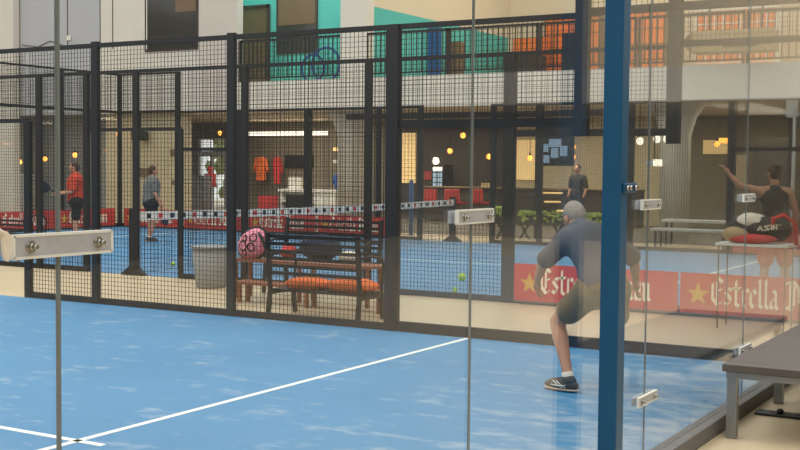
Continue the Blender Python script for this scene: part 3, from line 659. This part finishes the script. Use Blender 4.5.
def window(n, x0, x1, ytop, ybot, X=FX, split=None):
    z1 = Z((x0+x1)/2, ytop, X) if ytop is not None else 7.5; z0 = Z((x0+x1)/2, ybot, X); y0, y1 = Y(x1, X), Y(x0, X)
    t = struct(MB().box((X-.03, y0, z0-.05), (X-.001, y1, z0)).box((X-.03, y0, z1), (X-.001, y1, z1+.05)).box((X-.03, y0-.05, z0-.05), (X-.001, y0, z1+.05)).box((X-.03, y1, z0-.05), (X-.001, y1+.05, z1+.05)).build('window_%d' % n, 'darkw'))
    MB().box((X-.02, y0, z0), (X-.004, y1, z1)).build('pane', 'darkglass', t)
    return t, y0, y1, z0, z1
w, y0, y1, z0, z1 = window(1, 147, 197, None, 49)
MB().box((FX-.028, y0+.02, z0+1.0), (FX-.021, y0+.75, z1)).build('blind', 'door', w)
MB().box((FX-.028, y0+.02, z0+.32), (FX-.021, y1-.02, z0+.36)).build('transom', 'darkw', w)
# teal recess
TX = 26.6
sbox('wall_teal', (TX, Y(358, TX), BZ1), (TX+.2, Y(228, TX), 9), 'teal')
sbox('wall_recess_left', (FX+.25, Y(228, TX)-.2, BZ1), (TX-.001, Y(228, TX), 9), 'teal')
dz = struct(MB().box((TX-.06, Y(268, TX), BZ1), (TX-.001, Y(243, TX), BZ1+2.2)).build('door_1', 'door'))
MB().box((TX-.09, Y(268, TX)-.08, BZ1), (TX-.002, Y(268, TX), BZ1+2.28)).box((TX-.09, Y(243, TX), BZ1), (TX-.002, Y(243, TX)+.08, BZ1+2.28)).box((TX-.09, Y(268, TX)-.08, BZ1+2.2), (TX-.002, Y(243, TX)+.08, BZ1+2.28)).build('door_frame', 'darkw', dz)
MB().tube([(TX-.1, Y(264, TX), BZ1+1.05), (TX-.1, Y(261, TX), BZ1+1.05)], .02, 8).build('door_handle', 'chrome', dz)
w, y0, y1, z0, z1 = window(2, 278, 316, -6, 52, TX)
MB().box((TX-.028, y0+.02, z0+.75), (TX-.021, y1-.02, z1-.02)).build('blind', 'door', w)
# white piers and columns
def pier(name, x0, x1, z0, z1, X=FX-.15): return sbox(name, (X, Y(x1, X), z0), (X+.35, Y(x0, X), z1), 'beam')
pier('column_upper', 340, 366, BZ1+.001, 9, FX+.05)
def round_col(name, xc, wpx, X, ztop):
    c = at(xc, 170, 'X', X); r = wpx/2/(FPX/((c-CAM).dot(_fw))); m = MB()
    m.tube([(X, c.y, 0), (X, c.y, ztop-.75), (X, c.y, ztop-.35), (X, c.y, ztop-.05), (X, c.y, ztop)], [r, r, r*1.35, r*1.9, r*1.9], 28)
    return struct(m.build(name, 'beam'))
round_col('column_lobby_round', 351, 27, 26.1, BZ0+.05)
round_col('column_right_round', 675, 30, 26.1, BZ0+.05)
# diagonal side wall (runs away from us) and back of the upper floor
q0 = at(368, 5, 'X', FX+.3); sy = q0.y; 
sbox('wall_teal_side', (FX+.3, sy, BZ1), (33.5, sy+.15, q0.z), 'teal')
sbox('wall_cream_side', (FX+.3, sy, q0.z+.001), (33.5, sy+.15, 9), 'creamw')
UX = 33.6
sbox('wall_upper_back', (UX, -12, BZ1), (UX+.2, sy+.2, 9), 'creamw')
# balcony railings in bays
def railing(label, ya, yb):
    t = thing('balcony_railing', label, 'railing', (FX+.1, (ya+yb)/2, BZ1), 'black balcony railings')
    MB().box((FX+.07, ya, BZ1+1.06), (FX+.13, yb, BZ1+1.12)).build('top_rail', 'steel2', t)
    MB().box((FX+.08, ya, BZ1+.08), (FX+.12, yb, BZ1+.12)).build('bottom_rail', 'steel2', t)
    m = MB(); n = int((yb-ya)/.14)
    for i in range(1, n): y = ya+(yb-ya)*i/n; m.box((FX+.09, y-.011, BZ1+.12), (FX+.11, y+.011, BZ1+1.06))
    m.build('baluster_infill', 'steel2', t)
    for y in (ya, yb-.05): MB().box((FX+.07, y, BZ1), (FX+.13, y+.05, BZ1+1.12)).build('post', 'steel2', t)
railing('black balcony railing in front of the brown door and the blue hoops', YT1+.02, YT0-.02)
yy = Y(363)
labs = ['black balcony railing in front of the teal side wall, right of the white pier', 'black balcony railing above the hanging bulbs of the bar', 'black balcony railing in front of the orange wall', 'black balcony railing just right of the blue post', 'black balcony railing above the right white beam', 'black balcony railing at the right edge of the picture']
for k, lab in enumerate(labs):
    railing(lab, yy-2.35, yy-.02); yy -= 2.36
# blue hoops behind the railing
hc = at(322, 62, 'X', 25.9)
for k, (dy, r, lab) in enumerate(((-.12, .44, 'large blue hoop leaning behind the balcony railing'), (.38, .36, 'smaller blue hoop beside the large one behind the railing'))):
    m = MB(); cz = BZ1+r+.03
    m.tube([(25.9+k*.12, hc.y+dy+r*math.cos(2*PI*i/32), cz+r*math.sin(2*PI*i/32)) for i in range(33)], .035, 8, cap=False)
    for i in range(8): m.bar((25.9+k*.12, hc.y+dy, cz), (25.9+k*.12, hc.y+dy+r*math.cos(PI*i/4), cz+r*math.sin(PI*i/4)), .01)
    tag(m.build('hoop', 'bluej', None, loc=(25.9, hc.y+dy, BZ1)), lab, 'hoop')
# things on the deep upper floor
def pbox(name, label, cat, x0, y0, x1, y1, X, th, m, bevel=.01, group=None, z0=None):
    a = at(x0, y0, 'X', X); b = at(x1, y1, 'X', X); lo = (X, b.y, b.z if z0 is None else z0); hi = (X+th, a.y, a.z)
    o = MB().box(lo, hi).build(name, m, None, bevel, loc=(X+th/2, (a.y+b.y)/2, lo[2])); return tag(o, label, cat, group)
def pane_frame(name, label, cat, x0, y0, x1, y1, X, th, m, mf, nx=0, nz=0, z0=None, lt=.05):
    a = at(x0, y0, 'X', X); b = at(x1, y1, 'X', X); zb = b.z if z0 is None else z0; t = thing(name, label, cat, (X, (a.y+b.y)/2, zb))
    MB().box((X, b.y, zb), (X+th, a.y, a.z)).build('panel', m, t)
    f = MB(); e = lt
    f.box((X-.02, b.y-e, zb), (X+th, b.y, a.z+e)).box((X-.02, a.y, zb), (X+th, a.y+e, a.z+e)).box((X-.02, b.y, a.z), (X+th, a.y, a.z+e))
    for i in range(1, nx): y = b.y+(a.y-b.y)*i/nx; f.box((X-.02, y-e/3, zb), (X-.001, y+e/3, a.z))
    for i in range(1, nz): z = zb+(a.z-zb)*i/nz; f.box((X-.02, b.y, z-e/3), (X-.001, a.y, z+e/3))
    f.build('frame', mf, t); return t
pane_frame('shelf_unit', 'orange panelled shelving on the balcony floor left of the blue post', 'shelving', 546, 20, 598, 66, 32.9, .4, 'orange', 'door', 6, 5, z0=BZ1)
pane_frame('shelf_unit', 'lower orange cabinet on the upper floor beside the tall orange shelving', 'shelving', 515, 40, 541, 66, 32.2, .4, 'orange', 'orange', 3, 2, z0=BZ1)
pane_frame('shelf_unit', 'orange shelving on the upper floor just right of the blue post', 'shelving', 628, 14, 664, 62, 32.4, .4, 'orange', 'door', 5, 5, z0=BZ1)
pane_frame('shelf_unit', 'warm lit gridded orange shelving on the upper floor at far right', 'shelving', 698, 12, 775, 60, 32.4, .4, 'orange', 'wht', 9, 6, z0=BZ1)
pbox('cabinet', 'dark low cabinet on the upper floor before the orange shelving', 'cabinet', 516, 56, 541, 70, 31.6, .4, 'darkw', z0=BZ1)
pbox('loudspeaker', 'dark box speaker in front of the tall orange shelving', 'speaker', 562, 33, 576, 55, 31.9, .3, 'black', z0=BZ1)
pbox('loudspeaker', 'dark speaker hanging on the teal side wall near the white pier', 'speaker', 390, 17, 408, 38, 27.5, .3, 'darkw')
pbox('cabinet', 'dark wooden cupboard standing by the teal side wall', 'cabinet', 446, 42, 458, 70, 28.8, .4, 'door', z0=BZ1)
pbox('banner', 'blue roll-up banner standing on the upper floor against the teal wall', 'banner', 428, 28, 440, 70, at(428, 50, 'Y', sy-.05).x, .08, 'pole_blue', z0=BZ1)
# added beige box standing in for a reflection at right
a = at(694, 32, 'X', 24.2); b = at(776, 51, 'X', 24.2)
t = thing('reflection_box', 'long beige box standing in for a reflection over the right balcony', 'reflection stand-in', (24.2, (a.y+b.y)/2, b.z))
MB().box((24.0, b.y, b.z), (24.5, a.y, a.z)).build('casing', 'tanf', t, .04)
MB().box((23.98, b.y+.3, b.z+.1), (24.0, b.y+1.0, b.z+.25)).build('dark_slot', 'darkw', t, .004)
MB().prism([(a.y, b.z+.02), (a.y+.25, (a.z+b.z)/2), (a.y, a.z-.02)], 'X', 24.05, 24.45).build('dark_end', 'door', t)
for y in (a.y-.3, b.y+.3): MB().bar((24.25, y, a.z), (24.25, y, 9), .03).build('hanger', 'steel2', t)
# white pipe at right end
p0 = at(795, 100, 'X', 24.7); p1 = at(795, 197, 'X', 24.7)
tag(MB().tube([(24.7, p0.y, 0), (24.7, p0.y, p1.z), (24.7, p0.y, p0.z)], .035, 10).box((24.65, p0.y-.06, p0.z-.35), (24.78, p0.y+.16, p0.z+.05)).build('pipe', 'wht', None, loc=(24.7, p0.y, 0)), 'thin white vertical pipe at the right edge under the balcony', 'pipe')

# ------------------------------------------------------------------ lobby below
BX = 33.0
def lw(name, x0, x1, m, X, z0=0, z1=3.2, th=.2): return sbox(name, (X, Y(x1, X), z0), (X+th, Y(x0, X), z1), m)
lw('wall_lobby_beige', 106, 187, 'beige', 25.3)
lw('wall_lobby_grey', -20, 104, 'greyw', 25.9)
lw('wall_lobby_back_shop', 234, 396, 'brownw', BX)
lw('wall_lobby_back_bar', 395.9, 512, 'darkw', BX)
lw('wall_lobby_back_tan', 511.9, 690, 'beige', BX)
sbox('wall_lobby_back_right', (BX, -12, 0), (BX+.2, Y(689.9, BX), 3.2), 'brownw')
# door bay with daylight, x 187..234 : wall with openings
X = BX; ya, yb = Y(234, X), Y(184, X); z_a = Z(210, 138, X); 
dl0, dl1 = Y(226, X), Y(198, X)
sbox('wall_lobby_door_left', (X, dl1, 0), (X+.2, yb+3, 3.2), 'brownw'); sbox('wall_lobby_door_right', (X, ya, 0), (X+.2, dl0, 3.2), 'brownw'); sbox('wall_lobby_lintel', (X, dl0, z_a), (X+.2, dl1, 3.2), 'brownw')
d = struct(MB().box((X, dl0, 0), (X+.08, dl0+.08, z_a)).box((X, dl1-.08, 0), (X+.08, dl1, z_a)).box((X, (dl0+dl1)/2-.04, 0), (X+.08, (dl0+dl1)/2+.04, Z(210, 155, X))).box((X, dl0+.08, Z(210, 155, X)-.04), (X+.08, dl1-.08, Z(210, 152, X)+.03)).box((X, dl0+.08, z_a-.06), (X+.08, dl1-.08, z_a)).build('door_2', 'plate'))
MB().box((X+.03, dl0+.08, 0), (X+.04, dl1-.08, z_a-.06)).build('pane', 'glass2', d)
m = MB(); 
for i in range(60): 
    c = (X+5+random.uniform(-.6, .6), random.uniform(dl0+2.0, dl0+4.6), random.uniform(.2, 2.9)); r = random.uniform(.18, .4); m.ell(c, (r, r, r), None, 8, fn=lambda p, u: p*(1+.25*math.sin(u.x*9+u.y*7)))
tag(m.build('shrub', 'brightleaf', None, loc=(X+5, dl0+3.3, 0)), 'sunlit green shrub outside the lobby glass door', 'shrub')
# side divider hides the outside left of the shop
sbox('wall_lobby_side', (26.11, yb+2.8, 0), (BX, yb+3, 3.1), 'brownw')
sbox('floor_lobby', (25.2, -12, -.003), (BX, 30, .006), 'kerbd')
# dark storefront frame above bar
sbox('trim_5', (25.05, Y(600), 2.82), (25.2, Y(345), 2.96), 'steel2')
for i, x in enumerate((235, 308, 398, 536, 604, 734, 790)):
    struct(MB().box((25.06, Y(x)-.03, 0), (25.18, Y(x)+.03, 3.1)).build('trim_%d' % (i+6), 'steel2'))

def hang(name, label, x0, y0, x1, y1, X, m, mh='chrome', group=None):
    a = at(x0, y0, 'X', X); b = at(x1, y1, 'X', X); yc = (a.y+b.y)/2; w = (a.y-b.y)/2; h = a.z-b.z; t = thing(name, label, 'clothing', (X, yc, b.z), group)
    out = [(-.62, 0), (.62, 0), (.6, .7), (1, .35), (1.05, .5), (.7, .96), (.25, 1), (0, .94), (-.25, 1), (-.7, .96), (-1.05, .5), (-1, .35), (-.6, .7)]
    MB().prism([(yc+u*w, b.z+v*h) for u, v in out], 'X', X-.06, X+.06).build('garment', m, t, .02)
    MB().tube([(X, yc-w*.6, b.z+h*.97), (X, yc, a.z+.05), (X, yc+w*.6, b.z+h*.97)], .012, 6).build('hanger', mh, t); return t
hang('jacket', 'orange jacket with dark hood hanging on the shop wall', 254, 157, 268, 181, BX-.4, 'orangec')
hang('jacket', 'long red garment hanging beside the orange jacket in the shop', 273, 157, 282, 184, BX-.4, 'redc')
hang('jacket', 'blue jacket with pale straps hanging over the white shop counter', 333, 174, 346, 191, BX-1.6, 'bluej', 'wht')
# white shop counter
a = at(281, 189, 'X', 30.5); b = at(335, 214, 'X', 30.5)
t = thing('shop_counter', 'white shop counter with open shelves behind the net', 'counter', (30.5, (a.y+b.y)/2, 0))
MB().box((30.4, b.y-.05, a.z-.08), (31.1, a.y+.05, a.z)).build('counter_top', 'wht', t, .01)
MB().box((30.45, b.y, 0), (31.05, b.y+(a.y-b.y)*.38, a.z-.08)).build('cabinet', 'wht', t)
MB().box((30.45, a.y-.06, 0), (31.05, a.y, a.z-.08)).box((31.0, b.y, 0), (31.05, a.y, a.z-.08)).build('side_panel', 'wht', t)
MB().box((30.45, b.y+(a.y-b.y)*.38, .5), (31.0, a.y-.06, .54)).build('shelf', 'wht', t)
pbox('carton', 'small white carton with pink print on the shop counter', 'box', 288, 177, 297, 189, 30.6, .3, 'offwhite', z0=a.z)
pbox('monitor', 'dark wall screen above the shop counter', 'screen', 285, 155, 312, 168, BX-.08, .08, 'black')
pbox('ceiling_light', 'long white strip light under the shop ceiling', 'light', 235, 132, 326, 135, BX-1.5, .12, 'bulbw')
pbox('display_shelf', 'warm lit wall shelf in the shop right of the strip light', 'shelf', 333, 147, 352, 151, BX-.3, .2, 'warm')
pbox('display_shelf', 'pale wall shelf below the warm lit one', 'shelf', 333, 160, 345, 163, BX-.3, .2, 'offwhite')
pbox('storage_box', 'red crate on the floor beside the shop counter', 'box', 258, 196, 271, 208, BX-1.2, .4, 'redc', z0=0)
pbox('stool', 'dark padded stool in front of the shop counter', 'stool', 285, 193, 303, 214, 29.9, .35, 'black', bevel=.06, z0=0)
# mannequin by the bright doors
p = at(210, 200, 'X', 31.5)
t = thing('mannequin', 'mannequin dressed in dark red in front of the bright lobby doors', 'mannequin', (31.5, p.y, 0))
hzm = at(207, 167, 'X', 31.5).z
MB().tube([(31.5, p.y, .9), (31.5, p.y, 1.1), (31.5, p.y, 1.35), (31.5, p.y, hzm-.28), (31.5, p.y, hzm-.2)], [.26, .2, .21, .15, .06], 16).build('coat', 'redc', t)
MB().ell((31.5, p.y, hzm-.1), (.1, .1, .14)).build('head', 'redc', t)
MB().tube([(31.5, p.y, 0), (31.5, p.y, .02), (31.5, p.y, .03), (31.5, p.y, .95)], [.18, .18, .02, .02], 14).build('stand', 'chrome', t)
pane_frame('display_rack', 'grey display rack left of the mannequin', 'rack', 189, 177, 203, 205, 30.5, .4, 'greyw', 'steel_l', 2, 4, z0=0)
# beige wall boxes, wall projector
for (x0, y0, x1, y1, lab) in ((170, 149, 177, 156, 'upper small dark box on the beige lobby wall'), (171, 180, 176, 185, 'lower small dark box on the beige lobby wall'), (139, 168, 147, 177, 'dark box on the beige wall left of the grey-shirted man')):
    pbox('wall_box', lab, 'box', x0, y0, x1, y1, 25.2, .1, 'door', group='boxes on the beige wall')
a = at(142, 136, 'X', 25.12)
t = thing('projector', 'dark projector on a bracket hanging above the beige wall', 'projector', (25.12, a.y, a.z))
MB().box((24.87, a.y-.18, a.z-.13), (25.2, a.y+.18, a.z+.13)).build('body', 'black', t, .02)
MB().tube([(24.87, a.y-.06, a.z), (24.79, a.y-.06, a.z)], .07, 14).build('lens', 'darkglass', t)
MB().bar((25.1, a.y+.05, a.z+.13), (25.1, a.y+.05, BZ0+.1), .05).build('bracket', 'steel2', t)
# glazed screen at left
pane_frame('glazed_screen', 'pale glazed partition at the left edge behind the mesh', 'partition', 8, 175, 32, 212, 25.75, .06, 'greyp', 'wht', 3, 2, z0=0)
# bar
a = at(433, 168, 'X', 32.0); b = at(442, 187, 'X', 32.0)
t = thing('drinks_fridge', 'lit glass door drinks fridge behind the bar', 'fridge', (32.2, (a.y+b.y)/2, 0))
MB().box((32.0, b.y-.06, 0), (32.6, a.y+.06, a.z+.1)).build('cabinet', 'steel2', t, .01)
MB().box((31.985, b.y, b.z), (32.0, a.y, a.z-.08)).build('door', 'screen', t)
MB().box((31.98, b.y, a.z-.07), (32.0, a.y, a.z+.03)).build('header', 'bulbw', t)
m = MB()
for i in range(1, 4): m.box((31.975, b.y, b.z+(a.z-b.z)*i/4-.015), (31.985, a.y, b.z+(a.z-b.z)*i/4+.015))
m.box((31.975, (a.y+b.y)/2-.012, b.z), (31.985, (a.y+b.y)/2+.012, a.z-.08)); m.build('shelf', 'navy', t)
tag(MB().tube([(BX-.06, at(437, 161, 'X', BX).y, Z(437, 161, BX)), (BX-.1, at(437, 161, 'X', BX).y, Z(437, 161, BX))], .12, 20).build('clock', 'bulbw', None, loc=(BX-.1, at(437, 161, 'X', BX).y, Z(437, 161, BX))), 'round white lit clock above the drinks fridge', 'clock')
pbox('poster', 'small red and white poster left of the drinks fridge', 'poster', 424, 171, 431, 180, BX-.05, .03, 'redchair')
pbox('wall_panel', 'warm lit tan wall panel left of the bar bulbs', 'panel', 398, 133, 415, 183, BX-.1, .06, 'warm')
for (x0, x1, lab) in ((424, 437, 'red bar chair at left before the counter'), (444, 460, 'red bar chair in the middle, below the drinks fridge'), (472, 483, 'red bar chair at right behind the glass joint')):
    a = at(x0, 189, 'X', 30); b = at(x1, 203, 'X', 30); yc = (a.y+b.y)/2; w = (a.y-b.y)/2
    t = thing('bar_chair', lab, 'chair', (30, yc, 0), 'red chairs by the bar')
    zz = b.z; MB().prism([(yc-w, zz), (yc+w, zz), (yc+w*.9, a.z), (yc-w*.9, a.z)], 'X', 29.97, 30.03).build('backrest', 'redchair', t, .015)
    MB().box((30.03, yc-w, zz-.04), (30.45, yc+w, zz+.02)).build('seat', 'redchair', t, .02)
    for sx in (30.05, 30.42):
        for sy in (-w*.85, w*.85): MB().tube([(sx, yc+sy, 0), (sx, yc+sy*.95, zz-.04)], .015, 6).build('leg', 'black', t)
# bar counter
a = at(470, 190, 'X', 31.2)
t = thing('bar_counter', 'long dark bar counter behind the red chairs', 'counter', (31.3, Y(500, 31.2), 0))
MB().box((31.1, Y(640, 31.2), 0), (31.7, Y(428, 31.2), 1.02)).build('front', 'darkw', t)
MB().box((31.0, Y(640, 31.2)-.03, 1.02), (31.75, Y(428, 31.2)+.03, 1.07)).build('counter_top', 'door', t, .01)
pbox('carton', 'tan carton standing on the bar counter', 'box', 481, 183, 490, 190, 31.3, .25, 'tanf', z0=1.07)
# green planter tables
def planter(label, x0, x1, ytop, X, group='planters'):
    a = at(x0, ytop, 'X', X); b = at(x1, ytop+15, 'X', X); y0, y1 = b.y, a.y; t = thing('planter', label, 'planter', (X, (y0+y1)/2, 0), group)
    MB().box((X, y0, b.z), (X+.35, y1, b.z+.22)).build('trough', 'darkw', t, .01)
    m = MB(); zt = a.z
    for i in range(150):
        c = (X+random.uniform(-.04, .35), random.uniform(y0, y1), random.uniform(b.z+.08, zt)); r = random.uniform(.03, .06); m.ell(c, (r, r, r*.7), None, 6)
    m.build('foliage', 'leaf', t)
    for yy in (y0+.12, y1-.12): MB().bar((X+.17, yy+.12, 0), (X+.17, yy-.1, b.z), .04).bar((X+.17, yy-.12, 0), (X+.17, yy+.1, b.z), .04).build('leg', 'steel2', t)
planter('long trough planter full of yellow green leaves left of the crouching player', 517, 560, 211, 24.55)
planter('leafy trough planter right of the crouching player head', 577, 600, 213, 24.55)
planter('small planter with red and green plants beside the grey fence post', 494, 503, 207, 24.2)
# blue rod by the bar
p0 = at(411, 226, 'X', 24.4); 
tag(MB().tube([(24.4, p0.y, 0), (24.4, p0.y, Z(411, 180, 24.4))], .05, 12).build('blue_rod', 'pole_blue', None, loc=(24.4, p0.y, 0)), 'short upright blue pole standing before the bar', 'pole')
# screens on a mast
a = at(540, 105, 'X', 24.3)
t = thing('display_mast', 'dark mast with a cluster of small lit screens left of the blue post', 'display', (24.3, a.y, 0))
MB().box((24.28, a.y-.06, 0), (24.38, a.y+.04, a.z)).build('mast', 'steel2', t)
p = at(537, 122, 'X', 24.27); q = at(573, 166, 'X', 24.27)
MB().box((24.28, q.y, q.z), (24.36, p.y, p.z)).build('backboard', 'steel2', t, .01)
for (x0, y0, x1, y1) in ((549, 139, 561, 147), (541, 144, 548, 152), (551, 148, 558, 158), (560, 146, 567, 156), (540, 155, 549, 163)):
    u = at(x0, y0, 'X', 24.26); v = at(x1, y1, 'X', 24.26); MB().box((24.25, v.y, v.z), (24.279, u.y, u.z)).build('screen', 'screen', t)
# bright shelves behind the player
for i, (x0, y, x1) in enumerate(((541, 192, 560), (544, 201, 558), (556, 210, 566))):
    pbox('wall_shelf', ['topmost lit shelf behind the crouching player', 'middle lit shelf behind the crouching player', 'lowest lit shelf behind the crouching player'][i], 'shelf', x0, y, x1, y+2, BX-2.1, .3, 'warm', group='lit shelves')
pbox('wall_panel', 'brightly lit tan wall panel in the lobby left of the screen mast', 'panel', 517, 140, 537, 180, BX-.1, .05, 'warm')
pbox('wall_panel', 'lit tan panel under the screens in the lobby', 'panel', 543, 165, 571, 190, BX-.12, .05, 'beige')
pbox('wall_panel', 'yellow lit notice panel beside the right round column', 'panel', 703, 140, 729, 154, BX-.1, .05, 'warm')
pbox('wall_panel', 'narrow pale lit opening left of the player with raised arm', 'panel', 736, 155, 746, 187, BX-.1, .05, 'beige')
pbox('ceiling_light', 'warm strip light under the lobby ceiling at right', 'light', 719, 138, 734, 143, BX-2, .12, 'bulb')
pbox('cupboard', 'tall dark doorway block behind the head of the player with raised arm', 'cupboard', 754, 138, 790, 206, BX-1.6, .5, 'darkw', z0=0)  # dark block standing in for a dark doorway
# long pale table and counter right
for i, (x0, x1, y, X_, lab) in enumerate(((661, 735, 221, 24.5, 'long narrow white topped table in front of the right round column'), (650, 728, 230, 23.7, 'second pale table nearer the far court, before the right column'))):
    a = at(x0, y-1.5, 'X', X_); b = at(x1, y+1.5, 'X', X_); t = thing('table', lab, 'table', (X_, (a.y+b.y)/2, 0))
    zt = (a.z+b.z)/2; MB().box((X_, b.y, zt-.04), (X_+.5, a.y, zt+.01)).build('table_top', 'plate_edge', t, .005)
    for yy in (b.y+.1, a.y-.1):
        for xx in (X_+.06, X_+.44): MB().box((xx-.02, yy-.02, 0), (xx+.02, yy+.02, zt-.04)).build('leg', 'steel2', t)
# hanging bulbs
def pendant(x, y, X, r, label, mt='bulb', grp='warm hanging bulbs'):
    c = at(x, y, 'X', X); t = thing('pendant_lamp', label, 'lamp', (c.x, c.y, c.z), grp)
    MB().ell(c, (r, r, r*1.1), None, 12).build('bulb', mt, t)
    MB().tube([c+Vector((0, 0, r)), c+Vector((0, 0, r+.08))], .03, 8).build('socket', 'black', t)
    MB().tube([c+Vector((0, 0, r+.08)), Vector((c.x, c.y, BZ0+.05))], .008, 5).build('cord', 'black', t)
for x, y, X_, lab in ((119, 134, 24.9, 'warm bulb hanging in front of the beige wall below the projector'), (20, 162, 25.4, 'warm bulb at far left'), (45, 159, 25.4, 'warm bulb second from the left'), (75, 155, 25.4, 'warm bulb above the head of the man in red'),
        (220, 133, 31, 'reddish warm bulb over the bright lobby doors'), (421, 151, 31.6, 'upper of two warm bulbs beside the lit panel of the bar'), (421, 159, 32.0, 'lower of two warm bulbs beside the lit panel of the bar'), (450, 151, 29, 'warm bulb above the drinks fridge'),
        (463, 135.5, 28, 'highest and brightest warm bulb over the bar, left of the glass joint'), (489, 156.5, 29, 'warm bulb right of the glass joint over the bar'), (530, 158, 30, 'warm bulb against the tan panel left of the screen mast'), (573, 147, 30, 'upper warm bulb right of the screen mast'),
        (573, 157, 30.4, 'lower warm bulb right of the screen mast'), (717, 144, 30, 'warm bulb in front of the notice panel at right')):
    pendant(x, y, X_, .07, lab)
for x, y, lab in ((640, 141, 'white candle shaped lamp just right of the blue post'), (657, 139, 'white candle shaped lamp left of the right round column'), (667, 139, 'white candle shaped lamp against the right round column')):
    pendant(x, y, 25.6, .085, lab, 'bulbw', 'white hanging lamps')
a = at(654, 163, 'X', 25.5)
t = thing('sign', 'small blue and white lit sign left of the right round column', 'sign', (25.5, a.y, a.z))
MB().box((25.48, a.y-.18, a.z-.07), (25.54, a.y+.02, a.z+.08)).build('white_half', 'bulbw', t, .01); MB().box((25.48, a.y+.02, a.z-.06), (25.54, a.y+.18, a.z+.05)).build('blue_half', 'screen', t, .01)
MB().bar((25.51, a.y, a.z+.08), (25.51, a.y, BZ0), .02).build('hanger', 'steel2', t)
# far people in the bar
for (x, y, h, lab, sh, X_) in ((578, 212, 1.75, 'person in dark clothes standing at the bar behind the crouching player', 'darkw', 29.0), (358, 212, 1.7, 'person in dark clothes standing in the shop left of the white round column', 'shortb', 28.5)):
    c = at(x, y, 'X', X_); J, f = stand((X_, c.y, 0), h, (-.9, .2, 0), {})
    person('person', lab, J, dict(skin='skin', shirt=sh, shorts='shortb'), (f, (0, 0, 1)), 1.0, facing=tuple(f), hands=False, sleeve=.8, shortlen=.9)

# ------------------------------------------------------------------ hall shell out of view (seen in the reflections, closes the room)
sbox('wall_right', (-16, -12.2, -.2), (36, -12, 9), 'hallw')
sbox('wall_left', (-16, 36, -.2), (36, 36.2, 9), 'hallw')
sbox('wall_behind', (-16.2, -12, -.2), (-16, 36, 9), 'hallw')

# ------------------------------------------------------------------ light
w = bpy.data.worlds.new('world'); SC.world = w; w.use_nodes = True; bg = w.node_tree.nodes['Background']
bg.inputs[0].default_value = (1, .975, .93, 1); bg.inputs[1].default_value = 1.5
def area(name, loc, sx, sy, e, col=(1, 1, 1), rot=(0, 0, 0)):
    l = bpy.data.lights.new(name, 'AREA'); l.shape = 'RECTANGLE'; l.size = sx; l.size_y = sy; l.energy = e; l.color = col
    o = bpy.data.objects.new(name, l); C.objects.link(o); o.location = loc; o.rotation_euler = rot
for y in (0.5, 5, 10, 15): area('lobby_fill', (29, y, BZ0), 5, 1.2, 260, (1, .88, .68))
area('upper_fill', (30, 6, 8.5), 5, 12, 120, (1, .9, .74))
area('lobby_fill', (29, 20, BZ0), 6, 5, 420, (1, .93, .8))  # added unseen lamp brightening the shop
area('upper_fill', (25.95, 17, 8.8), .8, 3.5, 160, (1, .98, .94))  # added unseen lamp brightening the teal recess
area('facade_fill', (6, 9, 9.5), 6, 26, 900, (1, .96, .88), (0, math.radians(-38), 0))  # added unseen lamp aimed to brighten the facade
